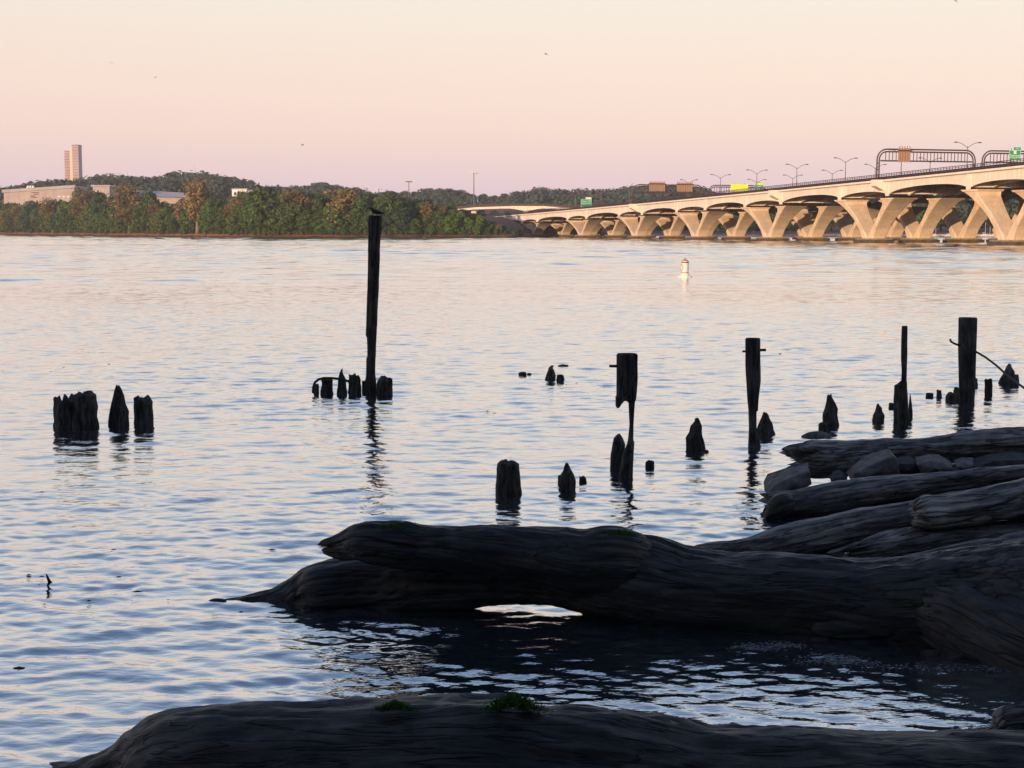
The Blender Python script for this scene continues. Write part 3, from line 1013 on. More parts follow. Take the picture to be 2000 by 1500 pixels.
# ================================================================= TREES
def make_tree(kind, seed, crown_w, h, trunk_h, nleaf, leaf, leaf_size, bark, clumps=16, open_=0.0):
    """unit-less tree of height h: returns (trunk mesh, crown mesh)"""
    r = np.random.default_rng(seed)
    t = MB()
    lean = r.normal(0, 0.25)
    tr = 0.018 * h
    top = Vector((lean, r.normal(0, 0.2), trunk_h + (h - trunk_h) * 0.55))
    t.tube([(0, 0, -1.0), (lean * 0.2, 0, trunk_h * 0.5), (lean * 0.5, 0, trunk_h), tuple(top)], [tr * 1.2, tr, tr * 0.75, tr * 0.25], 7)
    cs = []
    for c in range(clumps):
        a = c * 2.4 + r.uniform(-0.5, 0.5)
        v = (c + 0.5) / clumps
        zz = trunk_h * 0.75 + (h - trunk_h * 0.75) * (0.08 + 0.84 * v)
        if kind == 'round': rad = crown_w / 2 * math.sin(math.pi * min(1, 0.22 + 0.72 * v)) ** 0.7
        elif kind == 'tall': rad = crown_w / 2 * (0.8 * math.sin(math.pi * (0.12 + 0.8 * v)) + 0.2)
        else: rad = crown_w / 2 * (0.35 + 0.65 * math.sin(math.pi * (0.3 + 0.6 * v)))
        q = rad * r.uniform(0.3, 0.78)
        p = Vector((math.cos(a) * q + lean * v, math.sin(a) * q, zz))
        cr_ = crown_w * r.uniform(0.15, 0.25) * (1.0 if kind != 'tall' else 0.9)
        p.z = min(p.z, h - cr_ * 0.7)
        cs.append((p, cr_))
        st = Vector((lean * 0.4, 0, trunk_h * 0.6 + (p.z - trunk_h * 0.6) * r.uniform(0.25, 0.6)))
        mid = (st + p) / 2 + Vector((0, 0, -0.05 * h * r.uniform(0, 1)))
        t.tube([tuple(st), tuple(mid), tuple(p)], [tr * 0.42, tr * 0.28, tr * 0.1], 5, cap=False)
        if open_:
            for _ in range(3):
                e = p + Vector(r.normal(0, cr_ * 0.6, 3))
                t.tube([tuple(mid), tuple(e)], [tr * 0.18, tr * 0.06], 4, cap=False)
    per = nleaf // clumps
    pos, nrm = [], []
    for p, cr_ in cs:
        d = r.normal(0, 1, (per, 3)); d /= np.linalg.norm(d, axis=1)[:, None]
        rr = cr_ * (0.55 + 0.5 * r.random(per) ** 0.6) * (1 + 0.35 * r.normal(0, 1, per) * 0.5)
        d2 = d * rr[:, None] * np.array([1, 1, 0.72])
        pos.append(np.array(p) + d2)
        nrm.append(d)
    pos = np.concatenate(pos); nrm = np.concatenate(nrm)
    n = len(pos)
    nrm = nrm + r.normal(0, 0.33, nrm.shape); nrm /= np.linalg.norm(nrm, axis=1)[:, None]
    a = np.cross(nrm, r.normal(0, 1, (n, 3))); a /= np.linalg.norm(a, axis=1)[:, None]
    b = np.cross(nrm, a)
    sz = leaf_size * r.uniform(0.6, 1.4, n)[:, None]
    v = np.stack([pos - a * sz - b * sz * 0.6, pos + a * sz - b * sz * 0.5, pos + a * sz * 0.5 + b * sz, pos - a * sz * 0.7 + b * sz * 0.8], 1).reshape(-1, 3)
    f = [(4 * i, 4 * i + 1, 4 * i + 2, 4 * i + 3) for i in range(n)]
    tm = bpy.data.meshes.new('trunk'); tm.from_pydata(t.v, [], t.f); tm.materials.append(M[bark])
    cm = bpy.data.meshes.new('crown'); cm.from_pydata([tuple(x) for x in v], [], f); cm.materials.append(M[leaf])
    return tm, cm


KIND = {}
def protos(key, n, *a, **k):
    KIND[key] = [make_tree(a[0], 100 + 7 * i + len(key), *a[1:], **k) for i in range(n)]


protos('green', 4, 'round', 13, 20, 4.5, 2900, 'leaf_green', 0.40, 'darkbark', clumps=24)
protos('dark', 3, 'round', 12.5, 20, 3.5, 2900, 'leaf_dark', 0.40, 'darkbark', clumps=24)
protos('lime', 2, 'round', 11, 20, 3.0, 2700, 'leaf_lime', 0.38, 'darkbark', clumps=22)
protos('bronze', 3, 'open', 13, 20, 7.0, 1700, 'leaf_bronze', 0.34, 'trunkbark', clumps=20, open_=1)
protos('tallgold', 2, 'tall', 8.5, 20, 8.0, 1700, 'leaf_bronze', 0.34, 'trunkbark', clumps=18, open_=1)
protos('poplar', 3, 'tall', 8.0, 20, 1.5, 2500, 'leaf_green', 0.38, 'darkbark', clumps=24)
protos('bush', 3, 'round', 20, 20, 0.5, 1500, 'leaf_green', 0.9, 'darkbark', clumps=16)
protos('bare', 1, 'open', 9, 20, 6.0, 60, 'leaf_bronze', 0.25, 'trunkbark', clumps=16, open_=1)
protos('hill', 4, 'round', 18, 20, 3.0, 1700, 'leaf_hill', 0.62, 'darkbark', clumps=20)

tree_n = [0]


def put_tree(kind, px, ytop, Y, wide=1.0, label=None, group=None, sink=0.0):
    p = at_y(px, ytop, Y)
    g = float(ground_z(p.x, Y)) - 0.2 - sink
    h = max(2.0, p.z - g)
    tm, cm = KIND[kind][tree_n[0] % len(KIND[kind])]
    tree_n[0] += 1
    name = 'bush' if kind == 'bush' else 'tree'
    o = thing(name, label, 'bush' if kind == 'bush' else 'tree', (p.x, Y, g), random.uniform(0, 6.28), group)
    sc = h / 20.0
    # crown width from the place's own tree size, a little independent of the height
    ws = wide * (0.55 * sc + 0.45 * min(sc, 1.0)) if kind != 'bush' else wide * sc
    o.scale = (ws, ws, sc)
    for nm, me in (('trunk', tm), ('crown', cm)):
        c = bpy.data.objects.new(nm, me); C.objects.link(c); c.parent = o
    return o


def Ysh(px, extra=6.0):
    """distance of the far shore in the direction px, plus extra metres inland"""
    y = 700.0
    for _ in range(30): y = float(shore_y((px - CX) / F * y))
    return y + extra


# trees that can be told apart, front row of the far bank (x, top, kind, width, label)
SPECIAL = [
    (12, 408, 'bronze', 1.2, 'bronze tree at the left edge of the far bank'),
    (30, 430, 'bronze', .8, 'low bronze tree just left of the end of the long pale building'),
    (62, 398, 'dark', 1.1, 'dark tree in front of the left end of the long pale building'),
    (100, 386, 'bronze', 1.35, 'big bronze tree with forked pale trunk in front of the long pale building'),
    (145, 402, 'dark', 1.0, 'dark tree right below the tower, between two bronze crowns'),
    (165, 366, 'bronze', 1.15, 'high olive bronze tree at the right foot of the tower'),
    (192, 372, 'dark', 0.9, 'dark tree hiding the left side of the orange lit building'),
    (250, 357, 'bronze', 1.5, 'wide reddish bronze tree with spreading branches right of the orange lit building'),
    (292, 372, 'green', .9, 'green tree right of the wide reddish tree'),
    (305, 396, 'bronze', 1.1, 'lower brown tree below the grey roof'),
    (320, 412, 'lime', 1.1, 'bright green tree low on the bank below the grey roof'),
    (354, 386, 'tallgold', 1.1, 'slim golden tree in front of the right end of the grey roof'),
    (382, 377, 'tallgold', 1.25, 'tall gold tree with a long straight pale trunk'),
    (384, 347, 'bronze', 1.1, 'bronze crowned tree rising above the tall gold one'),
    (410, 405, 'lime', 1.0, 'bright green tree right of the tall gold trunk'),
    (432, 410, 'bare', 1.0, 'bare grey forked tree between the gold and orange trees'),
    (466, 392, 'bronze', 1.2, 'orange tree with straight pale trunk below the small white building'),
    (515, 362, 'green', 1.2, 'high green tree right of the small white building'),
    (578, 367, 'bronze', 1.3, 'pale bronze tree with white trunk, half way between building and tall post'),
    (552, 380, 'lime', .7, 'yellow green tree on the left of the pale bronze one'),
    (622, 374, 'poplar', 1.1, 'narrow green tree right of the pale bronze one'),
    (672, 367, 'bronze', 1.55, 'big bare looking rusty tree with fan of branches left of the tall post'),
    (705, 380, 'green', 1.0, 'green tree just left of the tall post'),
    (762, 373, 'green', 1.1, 'tall green tree just right of the tall post'),
    (775, 385, 'lime', .9, 'yellow green tree right of the tall post'),
    (837, 392, 'tallgold', 1.3, 'golden upright tree in the right part of the far bank'),
    (936, 420, 'lime', .9, 'rounded light green tree beside the start of the bridge'),
]
for px, yt, kd, wd, lb in SPECIAL:
    if Ysh(px) > 900: wd *= 0.95
    put_tree(kd, px, yt, Ysh(px, random.uniform(3, 10)), wd, lb, 'trees along the far bank')

top_px = [-60, 0, 60, 110, 150, 200, 245, 290, 340, 400, 440, 500, 560, 610, 680, 740, 800, 850, 890, 930, 955, 985, 1015]
top_py = [398, 396, 393, 388, 380, 384, 374, 384, 396, 372, 384, 368, 372, 372, 374, 376, 382, 389, 396, 412, 432, 444, 455]
ZONES = [(-80, 90, 'at the left end of the far bank'), (90, 210, 'below the tower'), (210, 330, 'below the orange lit building'),
         (330, 450, 'below the grey roof'), (450, 560, 'below the small white building'), (560, 715, 'left of the tall post'),
         (715, 850, 'right of the tall post'), (850, 1100, 'near the start of the bridge')]
KW = {'green': 'mid green round', 'dark': 'dark green', 'lime': 'light green', 'poplar': 'narrow green', 'bronze': 'brownish'}
made = []
for row, (ex0, ex1, dy, step) in enumerate(((2, 6, 34, 19), (9, 18, 12, 17), (20, 34, 2, 20))):
    px = -50 + 7 * row
    while px < 1000 - 20 * row:
        yt = np.interp(px, top_px, top_py) + dy * random.uniform(0.5, 1.35) + random.uniform(-4, 7)
        yt = min(yt, 452)
        kd = random.choice(['green', 'dark', 'green', 'lime', 'poplar', 'dark', 'poplar', 'green'] if row else ['green', 'lime', 'dark', 'lime', 'green', 'poplar'])
        if px > 930: kd = 'green'
        if row == 1 and random.random() < .22: kd = 'bronze'
        z = [q[2] for q in ZONES if q[0] <= px < q[1]][0]
        rw = ('low', 'tall', 'rear')[row]
        made.append((kd, px, yt, Ysh(px, random.uniform(ex0, ex1)), random.uniform(0.85, 1.2) * (1.25 if row == 0 else 1.0), '%s %s tree %s' % (rw, KW[kd], z)))
        px += step * random.uniform(0.75, 1.3) * (0.8 if px < 300 else 1.0)
for kd, px, yt, Y, wd, lb in made:
    put_tree(kd, px, yt, Y, wd, lb, lb.replace(' tree ', ' trees ').replace('near the', 'by the'))
# undergrowth at the foot of the trees
bp = -40
while bp < 1035:
    yt = 447 + random.uniform(-8, 6)
    if bp < 200: yt = 443 + random.uniform(-4, 5)
    if bp > 940: yt = min(460, max(yt, 441 + (bp - 940) * 0.19 + random.uniform(-3, 2)))
    if bp > 1000: yt = 456
    z = [q[2] for q in ZONES if q[0] <= bp < q[1]][0]
    put_tree('bush', bp, yt, Ysh(bp, random.uniform(3.0, 5.0)), random.uniform(0.75, 1.15), 'low bush at the foot of the trees ' + z, 'bushes ' + z)
    bp += random.uniform(9, 15)

# trees and scrub round the end of the bridge
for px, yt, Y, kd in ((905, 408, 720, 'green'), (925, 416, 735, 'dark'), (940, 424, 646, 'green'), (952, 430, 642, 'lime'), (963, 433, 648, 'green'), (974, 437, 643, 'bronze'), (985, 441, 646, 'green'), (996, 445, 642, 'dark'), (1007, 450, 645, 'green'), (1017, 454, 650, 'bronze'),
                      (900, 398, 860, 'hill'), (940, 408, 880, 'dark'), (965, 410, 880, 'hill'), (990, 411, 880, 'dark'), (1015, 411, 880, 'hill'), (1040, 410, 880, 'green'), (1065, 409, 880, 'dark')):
    put_tree(kd, px, yt, Y, 1.5, 'scrubby tree round the buried left end of the bridge', 'scrub trees round the end of the bridge')

# wooded hills behind
hill_px = [-40, 20, 50, 80, 120, 165, 210, 250, 300, 345, 385, 400, 430, 480, 500, 560, 625, 720, 800, 850, 900, 935, 970, 1000, 1030, 1060, 1100, 1150, 1200, 1240, 1300, 1360, 1400, 1450, 1520]
hill_py = [378, 366, 358, 354, 352, 348, 342, 343, 348, 336, 342, 338, 345, 352, 362, 366, 358, 373, 372, 369, 372, 380, 381, 378, 372, 366, 371, 369, 367, 361, 361, 365, 376, 384, 392]
HZ = [(-60, 115, 'left of the tower'), (115, 330, 'right behind the tower'), (330, 500, 'above the small white building'), (500, 780, 'behind the tall post'),
      (780, 1000, 'round the tall mast lights'), (1000, 1240, 'behind the far end of the bridge'), (1240, 1560, 'behind the distant sign frames')]
px = -50
while px < 1530:
    yt = np.interp(px, hill_px, hill_py) + random.uniform(-3, 3)
    z = [q[2] for q in HZ if q[0] <= px < q[1]][0]
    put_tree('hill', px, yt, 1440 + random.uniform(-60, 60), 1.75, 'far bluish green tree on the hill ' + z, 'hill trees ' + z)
    px += random.uniform(17, 27)
# the wooded slope below the skyline reads as one mass
r_ = np.random.default_rng(31)
vs_, fs_m = [], []
for c in range(520):
    px = r_.uniform(-80, 1560)
    Yc = r_.uniform(1000, 1400) if px > 480 else r_.uniform(1240, 1420)
    if px > 880: Yc = r_.uniform(840, 1400)
    ys_ = np.interp(px, hill_px, hill_py)
    ytop = ys_ + 3 + (1400 - Yc) / 560 * (44 if px > 700 else 30) + r_.uniform(-3, 5)
    p = at_y(px, ytop, Yc)
    R_ = r_.uniform(6.5, 10.5)
    k = 190
    d = r_.normal(0, 1, (k, 3)); d /= np.linalg.norm(d, axis=1)[:, None]
    lump = 1 + 0.3 * vnoise(d * 2.1 + c)
    ps = np.array([p.x, p.y, p.z - R_ * .9]) + d * (R_ * lump * r_.uniform(.75, 1.05, k))[:, None] * np.array([1, 1, .95])
    nn = d + r_.normal(0, .5, d.shape); nn /= np.linalg.norm(nn, axis=1)[:, None]
    a_ = np.cross(nn, r_.normal(0, 1, (k, 3))); a_ /= np.linalg.norm(a_, axis=1)[:, None]
    b_ = np.cross(nn, a_); sz_ = r_.uniform(.8, 1.6, k)[:, None]
    vs_.append(np.stack([ps - a_ * sz_ - b_ * sz_, ps + a_ * sz_ - b_ * sz_ * .8, ps + a_ * sz_ * .6 + b_ * sz_, ps - a_ * sz_ + b_ * sz_ * .7], 1).reshape(-1, 3))
vs_ = np.concatenate(vs_)
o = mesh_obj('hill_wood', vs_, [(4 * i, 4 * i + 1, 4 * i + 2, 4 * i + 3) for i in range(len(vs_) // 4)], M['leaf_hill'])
tag(o, 'dense bluish green wood covering the slopes below the skyline', kind='stuff')

# trees beyond the bridge, seen through the arches
px = 1075
while px < 2080:
    for row in range(2):
        yt = np.interp(px, [1075, 1300, 1500, 1700, 1850, 2080], [428, 408, 396, 384, 374, 362]) + random.uniform(-4, 8) + 12 * (1 - row)
        zz = 'left' if px < 1350 else ('middle' if px < 1700 else 'right')
        put_tree(random.choice(['green', 'dark', 'dark', 'hill']), px + 9 * row, yt, Ysh(px, 30 + 45 * row + random.uniform(0, 14)), 1.35,
                 'green tree seen through the %s arches of the bridge' % zz, 'trees behind the %s arches' % zz)
    px += random.uniform(30, 46)

# ================================================================= BUILDINGS
def box_part(name, mat, parent, x0, x1, y0, y1, z0, z1):
    m = MB(); m.box(x0, x1, y0, y1, z0, z1)
    return m.build(name, mat, parent)


M['tower_wall'] = simple('tower_wall', (0.42, 0.35, 0.36), var=0.08, scale=0.1)
M['tower_band'] = simple('tower_band', (0.26, 0.20, 0.22), var=0.1, scale=0.1)
M['pale_wall'] = simple('pale_wall', (0.42, 0.36, 0.35), var=0.15, scale=0.15)
M['roof_grey'] = simple('roof_grey', (0.38, 0.37, 0.40), var=0.12, scale=0.2)
M['tower_glass'] = simple('tower_glass', (0.48, 0.38, 0.32), rough=0.35, spec=0.5, var=0.05)

YT = 1900.0
pL = at_y(123.5, 372, YT); pM = at_y(138, 372, YT); pR = at_y(160, 372, YT)
zt1, zt2 = at_y(130, 294, YT).z, at_y(150, 285, YT).z
zb = float(ground_z(pM.x, YT))
tw = thing('apartment_tower', 'tall pale apartment tower of two slabs with striped floors, above the far trees at left', 'tower', (pM.x, YT, zb))
wl, wr = pM.x - pL.x, pR.x - pM.x
H1, H2 = zt1 - zb, zt2 - zb
vs = []
box_part('wing', M['tower_wall'], tw, -wl + 1.6, 0, 4, 12, 0, H1)
wr -= 2.2
box_part('wing', M['tower_wall'], tw, 4.2, wr, -3, 12, 0, H2)
box_part('stair_core', M['tower_glass'], tw, 0.003, 4.197, 0, 11, 0, H1 + 2.5)
nf = 22
for k in range(nf):
    z = H1 * (1 - k / nf) - 0.9
    if z < 8: break
    v = [(-wl + 0.0, 7.5, z), (-wl + 3.4, 1.6, z), (0, 1.6, z), (0, 4, z), (-wl + 3, 4, z)]
    v2 = [(a, b, c + 0.85) for a, b, c in v]
    n5 = len(v)
    mesh_obj('balcony', v + v2, [tuple(range(n5 - 1, -1, -1)), tuple(range(n5, 2 * n5))] + [(i, (i + 1) % n5, n5 + (i + 1) % n5, n5 + i) for i in range(n5)], M['tower_band'], tw)
for k in range(nf + 2):
    z = H2 - 3 - k * H1 / nf
    if z < 8: break
    w_ = box_part('window_band', M['tower_band'], tw, 4.6, wr - 0.4, -3.12, -3.002, z, z + 1.15)
box_part('roof_slab', M['tower_band'], tw, 4.0, wr + 0.3, -3.3, 12.3, H2 + 0.002, H2 + 1.4)

YB = 1130.0
def bz(px, py, Y=YB):
    p = at_y(px, py, Y); return p.x, p.z
x0, z0b = bz(8, 396); x1, _ = bz(146, 396)
lb = thing('long_building', 'long low pale building with a dark emblem and white roof fins', 'building', ((x0 + x1) / 2, YB, 0))
cxb = (x0 + x1) / 2
zt_l = bz(8, 372)[1]; zt_r = bz(146, 362.5)[1]
vs = [(x0 - cxb, 0, 5), (x1 - cxb, 0, 5), (x1 - cxb, 40, 5), (x0 - cxb, 40, 5), (x0 - cxb, 0, zt_l), (x1 - cxb, 0, zt_r), (x1 - cxb, 40, zt_r), (x0 - cxb, 40, zt_l)]
bf = [(0, 1, 5, 4), (1, 2, 6, 5), (2, 3, 7, 6), (3, 0, 4, 7), (4, 5, 6, 7)]
mesh_obj('wall', vs, bf, M['pale_wall'], lb)
vs = [(x0 - cxb - 1, -1.2, zt_l - 1.7), (x1 - cxb + 1, -1.2, zt_r - 1.7), (x1 - cxb + 1, -0.003, zt_r - 1.7), (x0 - cxb - 1, -0.003, zt_l - 1.7),
      (x0 - cxb - 1, -1.2, zt_l + 0.5), (x1 - cxb + 1, -1.2, zt_r + 0.5), (x1 - cxb + 1, -0.003, zt_r + 0.5), (x0 - cxb - 1, -0.003, zt_l + 0.5)]
mesh_obj('cornice', vs, [(0, 1, 5, 4), (1, 2, 6, 5), (2, 3, 7, 6), (3, 0, 4, 7), (4, 5, 6, 7), (3, 2, 1, 0)], M['roof_grey'], lb)
for i in range(1, 14):
    xx = (x0 - cxb) + i * (x1 - x0) / 14
    box_part('wall_joint', M['tower_band'], lb, xx - 0.06, xx + 0.06, -0.05, -0.003, 9, zt_l - 2)
for (a, b_, c, d) in ((61, 76, 375.5, 377.2), (60, 68, 381.5, 383.2), (66, 75, 378.5, 380), (60, 73, 384.3, 386)):
    xa, za = bz(a, d); xb, zb_ = bz(b_, c)
    box_part('emblem_bar', M['brown'], lb, xa - cxb, xb - cxb, -0.2, -0.003, za, zb_)
for k, px in enumerate((113, 122.5, 131.5)):
    xa, za = bz(px, 385); xb, zb_ = bz(px + 4, 382.5)
    box_part('lit_window', M['white'], lb, xa - cxb, xb - cxb, -0.06, -0.003, za, zb_)
for px in (45, 50, 55):
    xa, za = bz(px, 370); _, zc = bz(px, 362)
    vs = [(xa - cxb, 6, za), (xa - cxb + 1.4, 6, za), (xa - cxb + 2.1, 7, zc), (xa - cxb + 1.0, 7, zc), (xa - cxb, 12, za), (xa - cxb + 1.4, 12, za), (xa - cxb + 2.1, 9, zc), (xa - cxb + 1.0, 9, zc)]
    mesh_obj('roof_fin', vs, [(0, 1, 2, 3), (5, 4, 7, 6), (1, 5, 6, 2), (4, 0, 3, 7), (3, 2, 6, 7)], M['white'], lb)

xa, _ = bz(196, 380); xb, _ = bz(228, 380); zt = bz(210, 366)[1]
ob = thing('building', 'orange lit building front with small windows, seen between the trees right of the tower', 'building', ((xa + xb) / 2, YB - 20, 0))
ww = (xb - xa)
box_part('wall', M['pale_wall'], ob, -ww / 2, ww / 2, 0, 25, 4, zt)
box_part('roof', M['roof_grey'], ob, -ww / 2 - 1, ww / 2 + 1, -1, 26, zt + 0.003, zt + 1.2)
for rr in range(3):
    for k in range(4):
        f_ = box_part('window', M['glass'], ob, -ww / 2 + 2 + k * 3, -ww / 2 + 3.5 + k * 3, -0.05, -0.003, zt - 9.5 - rr * 3.2, zt - 8 - rr * 3.2)
xa, _ = bz(238, 380); xb, _ = bz(375, 380); zt = bz(300, 370)[1]
rb = thing('building', 'long building with a grey metal roof, glimpsed left of the small white building', 'building', ((xa + xb) / 2, YB + 15, 0))
ww = xb - xa
box_part('wall', M['pale_wall'], rb, -ww / 2, ww / 2, 3, 30, 4, zt - 4.5)
vs = [(-ww / 2, -1, zt - 4.5), (ww / 2, -1, zt - 6), (ww / 2, 34, zt - 6), (-ww / 2, 34, zt - 4.5), (-ww / 2, 14, zt + .6), (ww / 2, 14, zt - 2.5)]
mesh_obj('roof', vs, [(0, 1, 5, 4), (3, 4, 5, 2), (0, 4, 3), (1, 2, 5), (3, 2, 1, 0)], M['roof_grey'], rb)
Y3 = 900.0
xa, _ = bz(453, 380, Y3); xb, _ = bz(482, 380, Y3); zt = bz(470, 370, Y3)[1]
sb = thing('building', 'small white flat roofed building standing above the trees left of centre', 'building', ((xa + xb) / 2, Y3, 0))
ww = xb - xa
box_part('wall', M['white'], sb, -ww / 2, ww / 2, 0, 14, 4, zt)
box_part('roof', M['roof_grey'], sb, -ww / 2 - .3, ww / 2 + .3, -.3, 14.3, zt + 0.003, zt + 0.6)
box_part('side_wing', M['pale_wall'], sb, ww / 2 + 0.003, ww / 2 + 3.5, 1, 12, 4, zt - 0.5)
for k in range(3):
    box_part('window', M['glass'], sb, -ww / 2 + 1.2 + k * 2.6, -ww / 2 + 2.6 + k * 2.6, -0.05, -0.003, zt - 3.4, zt - 1.6)

# mast lights
def mast(px, py, py0, Y, label, lit):
    p = at_y(px, py, Y)
    g = float(ground_z(p.x, Y))
    o = thing('mast_light', label, 'mast light', (p.x, Y, g), 0, 'tall mast lights')
    H = p.z - g
    m = MB(); m.tube([(0, 0, -0.5), (0, 0, H - 0.3)], [0.42, 0.22], 7); m.build('pole', M['lamp'], o)
    m = MB(); m.tube([(1.6 * math.cos(a), 1.6 * math.sin(a), H - 0.6) for a in np.linspace(0, 2 * math.pi, 13)], 0.13, 4); m.build('ring', M['lamp'], o)
    for k in range(6):
        a = k * math.pi / 3
        m = MB(); m.box(1.75 * math.cos(a) - 0.5, 1.75 * math.cos(a) + 0.5, 1.75 * math.sin(a) - 0.4, 1.75 * math.sin(a) + 0.4, H - 0.95, H - 0.35)
        m.build('floodlight', lit, o)


mast(925.5, 336, 390, 900, 'tallest mast light with a pale head, left of the bridge', M['white'])
mast(798.5, 353, 378, 1000, 'thin mast light rising over the trees between the tall post and the tallest mast', M['lamp'])
mast(740, 367.5, 380, 1000, 'pale mast light head just above the trees behind the tall post', M['white'])

# ramp bridge beyond the far end
YR = 800.0
ramp = thing('ramp_bridge', 'low ramp bridge with pale girders crossing behind the far end of the long bridge', 'bridge', (0, YR, 0))
rpts = [(860, 411), (925, 404), (1000, 401.5), (1060, 401.5), (1110, 405), (1200, 409)]
rx = [at_y(a, b_, YR).x for a, b_ in rpts]; rz_ = [at_y(a, b_, YR).z for a, b_ in rpts]
xs_ = np.linspace(rx[0], rx[-1], 60)
piers = [at_y(925, 410, YR).x, at_y(1027, 410, YR).x, at_y(1130, 410, YR).x]
vs, fs = [], []
for x in xs_:
    z = np.interp(x, rx, rz_)
    d = 1.4 + 1.3 * math.exp(-(min(abs(x - p) for p in piers[1:]) / 6) ** 2)
    vs += [(x, 0, z), (x, 0, z - d), (x, 9, z - d), (x, 9, z)]
for j in range(59):
    for i in range(4): fs.append((j * 4 + i, j * 4 + (i + 1) % 4, (j + 1) * 4 + (i + 1) % 4, (j + 1) * 4 + i))
mesh_obj('girder', vs, fs, M['girder'], ramp)
vs, fs = [], []
for x in xs_:
    z = np.interp(x, rx, rz_)
    vs += [(x, -0.3, z - 0.2), (x, -0.3, z + 1.15), (x, -0.02, z + 1.15), (x, -0.02, z - 0.2)]
for j in range(59):
    for i in range(4): fs.append((j * 4 + i, j * 4 + (i + 1) % 4, (j + 1) * 4 + (i + 1) % 4, (j + 1) * 4 + i))
mesh_obj('parapet', vs, fs, M['rail'], ramp)
for p in piers:
    box_part('pier', M['concrete'], ramp, p - 1.3, p + 1.3, 1, 8, -2, float(np.interp(p, rx, rz_)) - 2.2)

# marina beyond the arches
wall = MB(); wall.box(30, 300, 752, 754, -1, 1.0)
tag(wall.build('seawall', M['pale_wall']), 'low pale seawall of the marina seen under the bridge', 'seawall')


def sailboat(px, h, L_, label, proto=[None]):
    Y = 742.0
    p = at_y(px, 462, Y)
    if proto[0] is None:
        o = thing('sailboat', label, 'sailboat', (p.x, Y, 0), 0.4, 'boats in the marina under the bridge')
        vs = []
        st = [(-4, 1.1, .9), (-2, 1.5, .95), (1, 1.45, 1.05), (3, .8, 1.2), (4.2, .03, 1.35)]
        for x, w_, z in st: vs += [(x, -w_, z), (x, -w_ * .6, -.3), (x, w_ * .6, -.3), (x, w_, z)]
        fs = [(j * 4 + i, j * 4 + (i + 1) % 4, (j + 1) * 4 + (i + 1) % 4, (j + 1) * 4 + i) for j in range(4) for i in range(4)] + [(3, 2, 1, 0), (16, 17, 18, 19)]
        mesh_obj('hull', vs, fs, M['white'], o)
        box_part('cabin', M['white'], o, -1.8, 1.2, -.8, .8, 1.0, 1.7)
        m = MB(); m.tube([(0.8, 0, 1.0), (0.8, 0, 9.0)], 0.11, 5); m.build('mast', M['white'], o)
        m = MB(); m.tube([(0.8, 0, 2.4), (-2.8, 0, 2.4)], 0.13, 5); m.build('boom', M['white'], o)
        proto[0] = o
    else:
        o = copy_tree(proto[0]); o.location = (p.x, Y, 0); o['label'] = label
    o.scale = (L_, L_, h / 9.0)
    return o


for px, h, l, lb_ in ((1923, 7.0, .55, 'white sailboat with the tallest mast between the two rightmost piers'), (1932, 5.0, .5, 'white sailboat just right of the tallest mast'),
                      (1853, 5.5, .5, 'white sailboat moored left of the second group, behind the pier legs'), (1826, 5.5, .5, 'white sailboat at the left end of the moored row'), (1941, 5.5, .5, 'white sailboat at the right end of the moored row'),
                      (1640, 3.5, .6, 'small white boat under the middle of the bridge'), (1470, 3.0, .7, 'small white boat far left under the bridge')):
    sailboat(px, h, l, lb_)
p = at_y(1900, 405, 850)
hs = thing('house', 'orange house on the wooded hill seen under the right end of the bridge', 'house', (at_y(1985, 410, 850).x, 850, 10))
box_part('wall', M['orange'], hs, -8, 8, 0, 10, -6, 4.5)
mesh_obj('roof', [(-9, -1, 4.5), (9, -1, 4.5), (9, 11, 4.5), (-9, 11, 4.5), (-7, 5, 7.5), (7, 5, 7.5)], [(0, 1, 5, 4), (2, 3, 4, 5), (1, 2, 5), (3, 0, 4), (3, 2, 1, 0)], M['brown'], hs)

# ================================================================= BANK AND UNSEEN SHADE WOOD BEHIND THE VIEWPOINT
def near_bank():
    xs = np.linspace(-140, 140, 90); ys = np.linspace(-120, 4.5, 50)
    X, Y = np.meshgrid(xs, ys)
    Z = np.clip((2.5 - Y) * 0.33, -0.8, 2.1) + 0.12 * fbm(np.stack([X * .3, Y * .3, X * 0], -1), 3)
    Z = np.where(Y > -4, Z, Z + (-4 - Y) * 0.05)
    Z = np.where((Y > -5) & (Y < 3.5), np.minimum(Z, 1.9), Z)
    n = len(xs)
    f = [(j * n + i, j * n + i + 1, (j + 1) * n + i + 1, (j + 1) * n + i) for j in range(len(ys) - 1) for i in range(n - 1)]
    tag(mesh_obj('near_bank', np.stack([X, Y, Z], -1).reshape(-1, 3), f, simple('bank_soil', (0.05, 0.042, 0.032), var=.5, scale=1.0), smooth=True), 'dark soil bank the viewer stands on', kind='structure')


